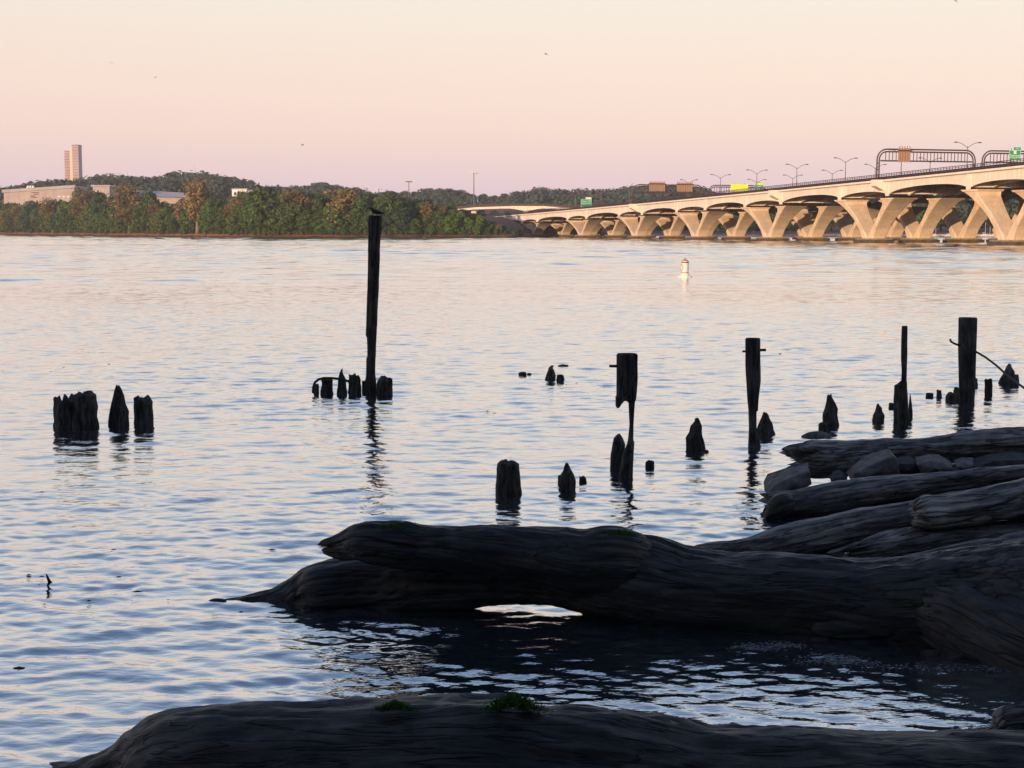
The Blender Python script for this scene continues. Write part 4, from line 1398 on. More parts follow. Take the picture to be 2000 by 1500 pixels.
near_bank()
r_ = np.random.default_rng(11)
n = 70000
X = r_.uniform(-110, 80, n); Y = -11 - r_.random(n) * 10
top = np.where(X > -50, 18, 5) + 2.0 * np.sin(X * .21) + 1.6 * np.sin(X * .53 + 1)  # unseen wood, shaped to shade the foreground; low where sun must reach the buoy
Z = 1.5 + (top - 1.5) * r_.random(n) ** 0.85
pos = np.stack([X, Y, Z], -1)
nr = r_.normal(0, 1, (n, 3)); nr /= np.linalg.norm(nr, axis=1)[:, None]
a = np.cross(nr, r_.normal(0, 1, (n, 3))); a /= np.linalg.norm(a, axis=1)[:, None]
b = np.cross(nr, a); sz = r_.uniform(.4, .8, n)[:, None]
v = np.stack([pos - a * sz - b * sz, pos + a * sz - b * sz, pos + a * sz + b * sz, pos - a * sz + b * sz], 1).reshape(-1, 3)
tag(mesh_obj('shade_wood', v, [(4 * i, 4 * i + 1, 4 * i + 2, 4 * i + 3) for i in range(n)], M['leaf_dark']), 'unseen wood on the near bank behind the viewer, shaped to shade the foreground', kind='stuff')

# ================================================================= HAZE
hb = MB(); hb.box(-1600, 1600, -60, 2600, -6, 150)
hm = bpy.data.materials.new('haze'); hm.use_nodes = True
hn = hm.node_tree; hn.nodes.clear()
ho = hn.nodes.new('ShaderNodeOutputMaterial'); hv = hn.nodes.new('ShaderNodeVolumePrincipled')
hv.inputs['Color'].default_value = (0.93, 0.93, 1.0, 1); hv.inputs['Density'].default_value = 0.0001
hv.inputs['Anisotropy'].default_value = 0.0
hn.links.new(hv.outputs[0], ho.inputs['Volume'])
tag(hb.build('haze', hm), 'thin evening haze over the river', kind='stuff')

# ================================================================= FOREGROUND WOOD
def add_grain(me, grain):
    at = me.attributes.new('grain', 'FLOAT_VECTOR', 'POINT')
    at.data.foreach_set('vector', np.asarray(grain, np.float32).ravel())


def log_mesh(name, stations, mat, parent=None, nring=None, n=56, rough=0.10, ridge=0.04, seed=0, end0=0.5, end1=1.0, squash=1.0, jag0=0.0, ridge_n=9, knots=(), detail=1.0):
    """stations: (px, y top, y bottom, distance). Swept, noise-roughened trunk; jag0 = broken splintered start"""
    st = []
    for px, yt, yb, Y in stations:
        p = at_y(px, (yt + yb) / 2, Y)
        rad = abs(at_y(px, yt, Y).z - at_y(px, yb, Y).z) / 2
        st.append((p, rad))
    P = np.array([list(p) for p, _ in st]); R = np.array([r for _, r in st])
    seg = np.linalg.norm(np.diff(P, axis=0), axis=1); cum = np.concatenate([[0], np.cumsum(seg)])
    total = cum[-1]
    m = nring or int(max(50, total / 0.027))
    t = np.linspace(0, total, m)

    def smooth_interp(tt, xp, fp):
        # cubic hermite
        k = np.clip(np.searchsorted(xp, tt) - 1, 0, len(xp) - 2)
        h = xp[k + 1] - xp[k]; u = (tt - xp[k]) / h
        d = np.gradient(fp, xp)
        return (2 * u ** 3 - 3 * u ** 2 + 1) * fp[k] + (u ** 3 - 2 * u ** 2 + u) * h * d[k] + (-2 * u ** 3 + 3 * u ** 2) * fp[k + 1] + (u ** 3 - u ** 2) * h * d[k + 1]
    Pc = np.stack([smooth_interp(t, cum, P[:, i]) for i in range(3)], -1)
    Rc = np.maximum(smooth_interp(t, cum, R), 0.01)
    T = np.gradient(Pc, axis=0); T /= np.linalg.norm(T, axis=1)[:, None]
    up = np.array([0, 0, 1.0]); side = np.cross(T, up); side /= np.linalg.norm(side, axis=1)[:, None]
    upv = np.cross(side, T)
    th = np.linspace(0, 2 * math.pi, n, endpoint=False)
    TT, TH = np.meshgrid(t, th, indexing='ij')
    RR = np.repeat(Rc[:, None], n, 1)
    cx, cy = np.cos(TH), np.sin(TH)
    g = np.stack([TT, cx * RR, cy * RR], -1)
    q = np.stack([TT * 0.9 + seed, cx * 1.1 + seed * 3.1, cy * 1.1], -1)
    dR = rough * 1.6 * fbm(q, 4)
    tw = TH + TT * 0.35 + 0.5 * vnoise(np.stack([TT * 0.8, TT * 0, TT * 0 + seed], -1))
    rq = np.stack([TT * 0.55, np.cos(tw) * ridge_n / 4, np.sin(tw) * ridge_n / 4 + seed], -1)
    rn = 1 - np.abs(fbm(rq, 3)) * 2.2
    dR = dR + ridge * (rn - 0.5) * 1.6
    ax, ay = cx * RR, cy * RR
    tw2 = 0.35 * np.sin(TT * 0.9 + seed)
    bx, by = ax * np.cos(tw2) - ay * np.sin(tw2), ax * np.sin(tw2) + ay * np.cos(tw2)
    grainn = fbm(np.stack([TT * 0.9 + seed, bx * 16, by * 16], -1), 4)
    lump = fbm(np.stack([TT * 2.4 + seed, ax * 2.8, ay * 2.8], -1), 3)
    crack = np.clip(0.13 - np.abs(vnoise(np.stack([TT * 0.55 + seed, bx * 6.5, by * 6.5 + 3], -1)) + 0.25 * vnoise(np.stack([TT * 3, bx * 9, by * 9], -1))), 0, 1) / 0.13
    crack = crack * np.clip(vnoise(np.stack([TT * 0.7 + seed + 9, bx * 3, by * 3], -1)) + 0.45, 0, 1)
    dR = dR + (0.026 * grainn + 0.034 * lump * min(1, Rc.mean() / .25) - 0.04 * crack) * detail / np.maximum(RR, .06)
    for (ks, ka, kr, kh) in knots:
        da = np.angle(np.exp(1j * (TH - ka)))
        dist = np.sqrt((TT - ks * total) ** 2 + (da * RR) ** 2)
        dR = dR + kh * np.exp(-(dist / kr) ** 2) - kh * 0.8 * np.exp(-(dist / (kr * .4)) ** 2)
    RR = RR * (1 + dR)
    # ends: rounded or broken
    e0 = np.clip(TT / max(1e-6, R[0] * 1.0), 0, 1); e1 = np.clip((total - TT) / max(1e-6, R[-1] * 1.0), 0, 1)
    if end0 < 1: RR = RR * (end0 + (1 - end0) * np.sqrt(np.clip(1 - (1 - e0) ** 2, 0, 1)))
    if end1 < 1: RR = RR * (end1 + (1 - end1) * np.sqrt(np.clip(1 - (1 - e1) ** 2, 0, 1)))
    V = Pc[:, None, :] + side[:, None, :] * (cx * RR)[..., None] + upv[:, None, :] * (cy * RR * squash)[..., None]
    if jag0:
        jn = fbm(np.stack([cx * 3.5, cy * 3.5, TT * 0 + seed], -1), 3) + 0.5 * vnoise(np.stack([cx * 9, cy * 9, TT * 0 + seed + 4], -1))
        w = np.clip(1 - TT / (4.0 * jag0), 0, 1) ** 1.5
        jn = jn + 0.6 * vnoise(np.stack([cx * 17, cy * 17, TT * 0 + seed + 7], -1))
        V = V + T[0][None, None, :] * (jn * jag0 * w)[..., None]
    vs = V.reshape(-1, 3)
    idx = np.arange(m * n).reshape(m, n)
    qd = np.stack([idx[:-1], np.roll(idx, -1, 1)[:-1], np.roll(idx, -1, 1)[1:], idx[1:]], -1).reshape(-1, 4)
    faces = [tuple(int(i) for i in f) for f in qd]
    # hollow splintered caps
    gr = g.reshape(-1, 3)
    extra, eg = [], []
    for endi, ring, sgn in ((0, idx[0], 1), (1, idx[-1], -1)):
        c = V[0 if endi == 0 else -1].mean(0)
        tt = T[0] if endi == 0 else T[-1]
        base = len(vs) + len(extra)
        inner = []
        for k in range(n):
            pnt = vs[ring[k]]
            jit = fbm(np.array([[math.cos(th[k]) * 4 + seed, math.sin(th[k]) * 4, endi * 5.0]]), 2)[0]
            extra.append(c + (pnt - c) * 0.62 + tt * sgn * (0.10 + 0.22 * jit) * R[0 if endi == 0 else -1]); eg.append((t[0 if endi == 0 else -1], *(gr[ring[k]][1:] * 0.62)))
        extra.append(c + tt * sgn * 0.12 * R[0 if endi == 0 else -1]); eg.append((t[0 if endi == 0 else -1], 0, 0))
        for k in range(n):
            k2 = (k + 1) % n
            a, b_, c2, d2 = int(ring[k]), int(ring[k2]), base + k2, base + k
            if endi == 0:
                faces.append((a, d2, c2, b_)); faces.append((base + k, base + n, base + k2))
            else:
                faces.append((a, b_, c2, d2)); faces.append((base + k, base + k2, base + n))
    vs = np.concatenate([vs, np.array(extra)]); gr = np.concatenate([gr, np.array(eg)]) + np.array([seed * 5.3, seed * 1.7, seed * 2.9])
    o = mesh_obj(name, vs, faces, mat, parent, smooth=True)
    add_grain(o.data, gr)
    return o


def moss_patch(parent, px, py, Y, w, h, n, seed, lift=0.0):
    r = np.random.default_rng(seed)
    c = at_y(px, py, Y)
    vs, fs = [], []
    for i in range(n):
        a = r.normal(0, 0.45, 3)
        p = np.array(c) + np.array([a[0] * w, a[1] * w * 0.45, -abs(a[0]) * h * 0.5 + a[2] * h * 0.35 + lift])
        for k in range(3):
            d = r.normal(0, 1, 3); d[2] = abs(d[2]) + 0.6; d /= np.linalg.norm(d)
            s_ = np.cross(d, r.normal(0, 1, 3)); s_ /= np.linalg.norm(s_)
            L_ = r.uniform(0.008, 0.024)
            b0 = len(vs)
            vs += [tuple(p - s_ * 0.003), tuple(p + s_ * 0.003), tuple(p + d * L_)]
            fs.append((b0, b0 + 1, b0 + 2))
    o = mesh_obj('moss', vs, fs, M['moss'], parent)
    o['kind'] = 'stuff'
    return o


# --- nearest log, bottom edge
bl = thing('driftwood_log', 'near black driftwood log along the bottom edge with green moss on its back', 'log', tuple(at_y(1100, 1450, 9.0)))
bl.location = (0, 0, 0)
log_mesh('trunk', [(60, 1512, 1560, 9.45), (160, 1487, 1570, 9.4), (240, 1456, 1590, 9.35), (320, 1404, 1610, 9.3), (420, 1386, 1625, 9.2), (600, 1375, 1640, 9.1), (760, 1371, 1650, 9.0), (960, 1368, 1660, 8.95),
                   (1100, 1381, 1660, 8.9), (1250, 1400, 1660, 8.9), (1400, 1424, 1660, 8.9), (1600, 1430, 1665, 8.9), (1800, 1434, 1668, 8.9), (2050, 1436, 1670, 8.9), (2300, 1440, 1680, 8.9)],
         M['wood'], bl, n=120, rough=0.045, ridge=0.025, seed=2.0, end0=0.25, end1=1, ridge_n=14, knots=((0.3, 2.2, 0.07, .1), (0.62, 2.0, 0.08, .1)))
moss_patch(bl, 1003, 1372, 8.72, 0.16, 0.10, 2600, 5, 0.01)
moss_patch(bl, 772, 1378, 8.8, 0.10, 0.05, 1300, 6, 0.0)

# --- big twisted trunk
bt = thing('big_driftwood', 'huge dark twisted driftwood trunk lying in the water, its left end forked', 'trunk', (0, 0, 0))
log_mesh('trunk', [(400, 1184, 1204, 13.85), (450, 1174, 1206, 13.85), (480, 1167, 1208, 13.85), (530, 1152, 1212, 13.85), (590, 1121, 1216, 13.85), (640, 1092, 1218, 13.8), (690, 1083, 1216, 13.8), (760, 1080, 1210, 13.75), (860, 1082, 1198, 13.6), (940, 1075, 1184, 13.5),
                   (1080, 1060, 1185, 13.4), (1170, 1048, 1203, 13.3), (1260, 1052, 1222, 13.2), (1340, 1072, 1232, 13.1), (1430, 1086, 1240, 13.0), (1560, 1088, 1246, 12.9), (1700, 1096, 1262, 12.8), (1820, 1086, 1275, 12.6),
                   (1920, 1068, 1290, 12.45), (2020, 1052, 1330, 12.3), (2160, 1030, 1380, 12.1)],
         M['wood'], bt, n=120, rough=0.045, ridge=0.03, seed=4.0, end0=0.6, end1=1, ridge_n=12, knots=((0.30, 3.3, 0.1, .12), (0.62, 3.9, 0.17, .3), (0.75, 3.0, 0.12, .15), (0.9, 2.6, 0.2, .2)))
log_mesh('limb', [(640, 1058, 1078, 13.45), (670, 1042, 1090, 13.4), (700, 1022, 1098, 13.35), (760, 1018, 1105, 13.3), (850, 1026, 1110, 13.25), (950, 1026, 1122, 13.2), (1050, 1032, 1138, 13.15), (1130, 1036, 1160, 13.1),
                  (1200, 1032, 1165, 13.1), (1250, 1052, 1165, 13.17), (1310, 1085, 1165, 13.25), (1380, 1115, 1165, 13.3)],
         M['wood'], bt, n=110, rough=0.06, ridge=0.04, seed=6.0, end0=0.35, end1=0.4, ridge_n=11, jag0=0.1, knots=((0.9, 1.6, 0.16, .12), (0.2, 1.4, 0.12, .12)))
log_mesh('root_flare', [(1640, 1140, 1190, 12.85), (1720, 1125, 1215, 12.72), (1800, 1120, 1245, 12.52), (1880, 1130, 1285, 12.25), (1960, 1160, 1325, 11.95), (2060, 1210, 1380, 11.6), (2180, 1260, 1440, 11.4)],
         M['wood'], bt, n=100, rough=0.07, ridge=0.045, seed=7.0, end0=0.3, end1=1, ridge_n=12)
log_mesh('burl', [(1560, 1195, 1225, 12.75), (1620, 1188, 1250, 12.62), (1680, 1188, 1256, 12.58), (1740, 1190, 1250, 12.62), (1800, 1200, 1235, 12.75)], M['wood'], bt, n=60, rough=0.12, ridge=0.06, seed=8, end0=0.2, end1=0.2)
moss_patch(bt, 770, 1023, 13.2, 0.26, 0.08, 500, 8, -0.01)
moss_patch(bt, 1210, 1034, 12.98, 0.22, 0.08, 450, 9, -0.03)

# --- pile of logs at right
def pile_log(label, st, mat, seed, **k):
    o = log_mesh('driftwood_log', st, mat, None, n=84, seed=seed, **k)
    tag(o, label, 'log', 'driftwood logs heaped on the right bank')
    return o


pile_log('topmost pale brown log of the heap, its broken knobbly end over the rocks', [(1560, 878, 922, 20.4), (1580, 868, 932, 20.4), (1620, 864, 934, 20.4), (1680, 860, 922, 20.4), (1740, 859, 910, 20.4), (1830, 852, 902, 20.4), (1920, 839, 896, 20.5), (2020, 832, 888, 20.6), (2200, 815, 885, 20.8)],
         M['wood_grey'], 11, rough=0.05, ridge=0.04, end0=0.92, jag0=0.22, knots=((0.25, 2.4, .08, .15), (0.5, 2.2, .05, .12)))
pile_log('second log down, its left end split into a claw touching the water', [(1504, 962, 1012, 18.0), (1530, 961, 1010, 18.0), (1600, 947, 1006, 18.0), (1700, 931, 990, 18.0), (1800, 926, 972, 18.0), (1880, 918, 957, 18.0), (2010, 906, 942, 18.0), (2200, 890, 925, 18.0)],
         M['wood_grey'], 12, rough=0.035, ridge=0.03, end0=0.9, jag0=0.18, knots=((0.25, 1.6, .06, .15), (0.6, 1.6, .07, .15)))
c_ = log_mesh('driftwood_claw', [(1548, 960, 1000, 17.9), (1522, 964, 1010, 17.85), (1506, 985, 1014, 17.85), (1494, 1004, 1019, 17.85)], M['wood'], None, n=40, seed=13, rough=0.08, ridge=0.08, end0=0.5, end1=0.3)
tag(c_, 'dark broken stub hanging from the left end of the second log', 'wood stub')
pile_log('long tapering log with its thin tip lying over the water above the big trunk', [(1357, 1068, 1082, 16.0), (1400, 1058, 1088, 16.0), (1450, 1050, 1092, 16.0), (1500, 1036, 1092, 16.0), (1560, 1020, 1086, 16.0), (1640, 1004, 1070, 16.0), (1720, 990, 1056, 16.0), (1800, 976, 1040, 16.0), (1960, 950, 1012, 16.0), (2150, 920, 980, 16.0)],
         M['wood_grey'], 14, rough=0.035, ridge=0.04, end0=0.45, jag0=0.05, knots=((0.42, 2.4, .1, .14),))
pile_log('thick blunt ended log lying on top of the others at the right edge', [(1788, 980, 1030, 15.2), (1800, 972, 1036, 15.2), (1850, 967, 1034, 15.2), (1920, 955, 1026, 15.2), (2010, 936, 1012, 15.2), (2200, 900, 1005, 15.2)],
         M['wood_grey'], 15, rough=0.03, ridge=0.03, end0=0.93, jag0=0.06, knots=((0.06, 2.6, .1, .16),))
pile_log('splintered log wedged under the thick blunt one', [(1656, 1070, 1088, 15.2), (1700, 1052, 1092, 15.2), (1760, 1036, 1090, 15.2), (1830, 1028, 1084, 15.2), (1950, 1018, 1070, 15.2), (2150, 1000, 1050, 15.2)],
         M['wood_grey'], 16, rough=0.06, ridge=0.07, end0=0.6, jag0=0.2)
pile_log('lowest grey log of the heap, a narrow strip just above the big trunk', [(1760, 1088, 1110, 14.3), (1840, 1072, 1108, 14.3), (1920, 1056, 1100, 14.3), (2020, 1034, 1090, 14.3), (2200, 1000, 1060, 14.3)],
         M['wood_grey'], 17, rough=0.03, ridge=0.03, end0=0.6)


def rock(label, pts, Y, thick, seed, group='rocks between the logs'):
    """angular slab: outline points (pixels) at distance Y, given real depth"""
    r = np.random.default_rng(seed)
    fr = [at_y(a, b_, Y) for a, b_ in pts]
    bk = [p + Vector((0.05 + r.uniform(-.04, .04), thick * r.uniform(.8, 1.2), 0.04)) for p in fr]
    c = sum(fr, Vector()) / len(fr)
    vs = [c + Vector((0, -thick * .18, 0))] + fr + bk
    n_ = len(fr)
    fs = [(0, 1 + i, 1 + (i + 1) % n_) for i in range(n_)] + [(1 + i, 1 + n_ + i, 1 + n_ + (i + 1) % n_, 1 + (i + 1) % n_) for i in range(n_)] + [tuple(1 + n_ + i for i in range(n_))]
    o = mesh_obj('rock', vs, fs, M['dark_rock'] if seed in (3, 5, 7) else M['rock'])
    bv = o.modifiers.new('bevel', 'BEVEL'); bv.width = 0.012; bv.segments = 2
    tag(o, label, 'rock', group)


rock('tilted slab of rock left of the broken end of the topmost log', [(1500, 962), (1512, 948), (1550, 930), (1580, 921), (1586, 946), (1560, 962), (1530, 972), (1502, 978)], 18.9, .5, 1)
rock('broad pale grey rock under the topmost log', [(1662, 940), (1668, 925), (1700, 908), (1745, 890), (1754, 897), (1758, 926), (1720, 940)], 19.3, .5, 2)
rock('small brown rock left of the broad grey one', [(1624, 945), (1628, 934), (1645, 930), (1656, 940), (1650, 950)], 19.4, .3, 3)
rock('flat rock right of the broad grey one', [(1790, 908), (1815, 900), (1840, 903), (1862, 916), (1850, 930), (1800, 926)], 19.4, .4, 4)
rock('dark low rock beside the flat rock', [(1745, 915), (1760, 906), (1790, 905), (1800, 918), (1790, 932), (1750, 935)], 19.6, .4, 5)
rock('small pale stone near the right edge under the topmost log', [(1868, 912), (1885, 906), (1902, 908), (1898, 918), (1875, 920)], 19.4, .3, 6)
rock('dark stone wedged below the topmost log near the right edge', [(1905, 915), (1940, 900), (1990, 898), (2040, 900), (2040, 930), (1920, 930)], 19.6, .4, 7)


def shore_heap():
    """dark mud and stones the heap rests on"""
    xs = np.linspace(2.2, 12, 90); ys = np.linspace(14.2, 23, 80)
    X, Y = np.meshgrid(xs, ys)
    edge = np.interp(Y, [14.2, 15, 16, 17.5, 18.6, 20, 21.5, 23], [5.2, 4.8, 4.6, 4.4, 4.1, 4.3, 5.8, 7.5])
    d = X - edge
    Z = np.clip(d * 0.35, -0.3, 0.20 + 0.07 * np.clip(d - 0.5, 0, 4)) + 0.05 * fbm(np.stack([X * 1.8, Y * 1.8, X * 0], -1), 4)
    Z = np.where(d < -0.4, -0.3, Z)
    Z = np.where(Y > 21.3, Z - (Y - 21.3) * .25, Z)
    Z = np.where(Y < 14.6, Z - (14.6 - Y) * 1.2, Z)
    n_ = len(xs)
    f = [(j * n_ + i, j * n_ + i + 1, (j + 1) * n_ + i + 1, (j + 1) * n_ + i) for j in range(len(ys) - 1) for i in range(n_ - 1)]
    tag(mesh_obj('shore_ground', np.stack([X, Y, Z], -1).reshape(-1, 3), f, simple('wet_mud', (0.018, 0.016, 0.015), rough=.6, var=.6, scale=5, bump=.8), smooth=True), 'dark muddy shore under the heap of driftwood', kind='structure')


shore_heap()
sm = log_mesh('driftwood_stump', [(1925, 1428, 1436, 9.75), (1945, 1410, 1440, 9.75), (1965, 1384, 1442, 9.75), (1990, 1378, 1440, 9.75), (2030, 1376, 1440, 9.75), (2080, 1390, 1440, 9.75)], M['wood_grey'], None, n=60, seed=21, rough=0.16, ridge=0.14, end0=0.3, end1=0.4)
tag(sm, 'small pale knobbly driftwood root in the bottom right corner', 'root')


# ================================================================= PILES IN THE WATER
def pile(name, label, cat, prof, yb, flute=0.10, jag=0.0, seed=0, depth=0.9, n=48, group=None, mat='pile', peaks=(), yaw=0.0):
    """upright timber from its profile: rows (y, x left, x right), top first; yb = waterline row"""
    base = on_z((prof[-1][1] + prof[-1][2]) / 2, yb)
    Y = base.y
    rows = []
    for py, xl, xr in prof:
        a, b_ = at_y(xl, py, Y), at_y(xr, py, Y)
        rows.append((a.z, a.x, b_.x))
    rows = rows[::-1]
    rows[0] = (0.0, rows[0][1], rows[0][2])
    rows.insert(0, (-0.4, rows[0][1] - .01, rows[0][2] + .01))
    z = np.array([q[0] for q in rows])
    for i in range(1, len(z)): z[i] = max(z[i], z[i - 1] + 0.004)
    xl = np.array([q[1] for q in rows]); xr = np.array([q[2] for q in rows])
    m = int(max(14, (z[-1] - z[0]) / 0.028)); m = min(m, 140)
    zz = np.sort(np.unique(np.concatenate([np.linspace(z[0], z[-1], m), z])))
    m = len(zz)
    L0, R0 = np.interp(zz, z, xl), np.interp(zz, z, xr)
    cx_, hw = (L0 + R0) / 2, np.maximum((R0 - L0) / 2, 0.004)
    wmed = np.median(hw[zz > -0.1])
    dp = depth * (0.5 * hw + 0.5 * np.minimum(hw, wmed))
    th = np.linspace(0, 2 * math.pi, n, endpoint=False)
    ZZ, TH = np.meshgrid(zz, th, indexing='ij')
    fl = fbm(np.stack([np.cos(TH) * 2.6 + seed, np.sin(TH) * 2.6, ZZ * 0.7 + seed], -1), 4)
    fn = fbm(np.stack([np.cos(TH) * 6 + seed, np.sin(TH) * 6, ZZ * 2.5], -1), 3)
    k = 1 + flute * 1.5 * (fl - 0.25) + flute * 0.7 * fn
    Hn = fbm(np.stack([np.cos(TH) * 1.9 + seed, np.sin(TH) * 1.9, TH * 0 + seed], -1), 3)
    mean_k = 1 + flute * .2
    wob = 0.035 * flute / .1 * hw.max() * vnoise(np.stack([ZZ * 5 / max(0.3, min(1.5, z[-1])) + seed, ZZ * 0, ZZ * 0], -1)) * (ZZ > .05)
    Xv = cx_[:, None] + np.cos(TH) * hw[:, None] * k / mean_k + wob * (0.4 if z[-1] > 1 else 1)
    Xv = Xv * (Y + dp.max() * 0.9) / Y
    Yv = Y + dp.max() * 0.9 + np.sin(TH) * dp[:, None] * k
    H = z[-1]
    drop = np.clip(0.5 + Hn * 1.3, 0, 1.6) * jag
    Zt = ZZ - drop * np.clip(ZZ / H, 0, 1) ** 1.5 * H
    vs = np.stack([Xv, Yv, Zt], -1).reshape(-1, 3)
    idx = np.arange(m * n).reshape(m, n)
    qd = np.stack([idx[:-1], np.roll(idx, -1, 1)[:-1], np.roll(idx, -1, 1)[1:], idx[1:]], -1).reshape(-1, 4)
    faces = [tuple(int(i) for i in f) for f in qd]
    c = vs[idx[-1]].mean(0) - np.array([0, 0, min(0.08 * H, 0.05) + 0.35 * jag * H])
    # hollow, rotten top
    ring2 = c + (vs[idx[-1]] - c) * np.array([.6, .6, .55])
    b0 = len(vs)
    vs = np.concatenate([vs, ring2, [c]])
    for i in range(n):
        i2 = (i + 1) % n
        faces.append((int(idx[-1][i]), int(idx[-1][i2]), b0 + i2, b0 + i)); faces.append((b0 + i, b0 + i2, b0 + n))
    gr = np.stack([ZZ, np.cos(TH) * hw[:, None], np.sin(TH) * hw[:, None]], -1).reshape(-1, 3)
    gr = np.concatenate([gr, gr[idx[-1]] * np.array([1, .6, .6]), [[H, 0, 0]]]) + seed * 1.37
    org = Vector((float(cx_[1]), Y, 0))
    o = mesh_obj(name, vs - np.array(org), faces, M[mat], smooth=True, loc=org)
    add_grain(o.data, gr)
    tag(o, label, cat, group)
    return o


def stub(label, x0, x1, yt, yb, shape='round', seed=0, jag=0.05, flute=0.15, name='pile_stub', skew=0.5, group='rotten pile stubs in the water'):
    w = x1 - x0; h = yb - yt
    if shape == 'point': pr = [(0, .42, .56), (.08, .36, .64), (.25, .27, .76), (.45, .15, .88), (.65, .05, .96), (1, 0, 1)]
    elif shape == 'round': pr = [(0, .28, .72), (.03, .2, .8), (.1, .1, .9), (.25, .04, .96), (1, 0, 1)]
    elif shape == 'fin': pr = [(0, .35, .5), (.15, .22, .6), (.4, .12, .78), (.7, .05, .93), (1, 0, 1)]
    elif shape == 'lean': pr = [(0, .4, .7), (.1, .28, .85), (.3, .18, 1), (.55, .06, .97), (1, 0, .75)]
    else: pr = [(0, .1, .9), (.05, .04, .96), (1, 0, 1)]
    rj = np.random.default_rng(seed + 900)
    pr = [(a, b_ + rj.uniform(-.07, .07) * (a < .9), c + rj.uniform(-.07, .07) * (a < .9)) for a, b_, c in pr]
    prof = [(yt + a * h, x0 + (b_ + (skew - .5) * (1 - a)) * w, x0 + (c + (skew - .5) * (1 - a)) * w) for a, b_, c in pr]
    return pile(name, label, 'pile stub', prof, yb, flute, jag, seed, group=group)


PG = 'old timber posts standing in the water'
tall = pile('timber_post', 'tallest leaning dark timber post, standing alone left of centre', 'post',
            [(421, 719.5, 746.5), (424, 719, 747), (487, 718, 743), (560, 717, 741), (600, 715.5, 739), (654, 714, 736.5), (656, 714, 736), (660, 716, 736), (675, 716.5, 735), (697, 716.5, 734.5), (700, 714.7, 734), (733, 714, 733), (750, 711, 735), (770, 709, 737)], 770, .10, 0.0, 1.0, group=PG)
pile('timber_post', 'broken post with a wide block held up on a thin eaten stem', 'post',
     [(691, 1206, 1243), (694, 1203, 1246), (740, 1203, 1246), (782, 1202.5, 1242), (784, 1222, 1241), (788, 1227, 1240), (830, 1229, 1237.5), (860, 1226, 1237), (866, 1225, 1239), (890, 1216, 1238), (930, 1207, 1237)], 932, .08, 0.0, 2.0, depth=.8, group=PG)
st_ = pile('rotten_tooth', 'splintered tooth hanging from the left underside of the broken block', 'splinter', [(782, 1203, 1221), (790, 1203, 1214), (797, 1204, 1209)], 931, .05, 0, 2.5) if False else None
pile('timber_post', 'square topped post with bolts through it, left of the pointed stubs', 'post',
     [(661, 1457, 1484), (664, 1455, 1485), (700, 1456, 1485.5), (745, 1458, 1486), (780, 1459, 1482), (803, 1461, 1481), (806, 1461, 1478), (835, 1462, 1478), (850, 1461, 1482), (874, 1460, 1487)], 875, .10, 0.0, 3.0, group=PG)
pile('timber_post', 'thin splinter of a post rising from a wider rotten base', 'post',
     [(637, 1762, 1772), (640, 1761, 1773), (700, 1759.5, 1772.5), (725, 1761, 1771.5), (744, 1760, 1771), (750, 1753, 1772), (754, 1746, 1772), (790, 1744.5, 1774), (826, 1744, 1776)], 826, .13, 0.0, 4.0, group=PG)
pile('timber_post', 'thick flat topped post near the right edge with a cable through it', 'post',
     [(621, 1872.5, 1907.5), (624, 1872, 1908.5), (690, 1871, 1907), (740, 1872, 1906), (780, 1873, 1904)], 782, .07, 0.0, 5.0, group=PG)
stub('sharp upright splinter right of the thin post base', 1774, 1783, 769, 818, 'fin', 31)
stub('low lump left of the thin post base', 1735, 1746, 787, 797, 'round', 32)
stub('broad jagged left part of the big double stump, far left', 103, 146, 770, 838, 'flat', 33, jag=.28, flute=.22)
stub('rounded right part of the big double stump, far left', 138, 196, 766, 838, 'round', 34, jag=.22, flute=.2)
stub('tall pointed stub in the far left group', 211, 253, 752, 833, 'point', 35, flute=.12)
stub('slanting jagged stub, rightmost of the far left group', 260, 302, 773, 831, 'round', 36, jag=.13, skew=.42, flute=.13)
stub('small lump inside the bent iron rod', 612, 624, 750, 769, 'round', 37)
stub('jagged stub under the bent iron rod', 624, 652, 739, 771, 'round', 38, jag=.12)
stub('pointed fin shaped stub left of the tallest post', 657, 680, 720, 770, 'fin', 39)
stub('ragged stub between the fin and the tallest post', 678, 705, 731, 770, 'flat', 40, jag=.18)
stub('narrow stub touching the left side of the tallest post', 706, 714, 744, 767, 'flat', 41)
stub('ragged stub just right of the tallest post', 734, 757, 734, 772, 'round', 42, jag=.15, skew=.6)
stub('outer stub right of the tallest post', 753, 767, 737, 769, 'flat', 43, jag=.1)
stub('tiny low stub, left one out in mid river', 1012, 1029, 727, 734, 'round', 44)
stub('tiny float of wood beside the left mid river stub', 1029, 1038, 729, 732.5, 'round', 45)
stub('pointed stub out in mid river', 1064, 1086, 714, 742, 'fin', 46, skew=.75)
stub('low angular stub right of the mid river pointed one', 1086, 1103, 732, 744, 'round', 47)
stub('slanting slab stub leaning on the broken post', 1191, 1222, 848, 915, 'lean', 48)
stub('large round topped stub in front of the others', 967, 1020, 901, 968, 'round', 49, flute=.06)
stub('knobbly pointed stub right of the round topped one', 1091, 1124, 905, 960, 'point', 50)
stub('side knob on the knobbly pointed stub', 1089, 1099, 928, 944, 'round', 51)
stub('little frayed stub right of the knobbly pointed one', 1130, 1146, 930, 944, 'flat', 52, jag=.3)
stub('small low stub right of the broken post', 1260, 1278, 900, 916, 'round', 53)
stub('pointed bullet shaped stub left of the bolted post', 1340, 1378, 817, 878, 'point', 54)
stub('pointed stub close behind the bolted post', 1478, 1514, 806, 850, 'point', 55, skew=.45)
stub('tall pointed stub above the topmost log end', 1605, 1639, 771, 832, 'point', 56, skew=.45)
stub('small dark stub at the foot of the tall pointed one', 1599, 1616, 825, 844, 'round', 57)
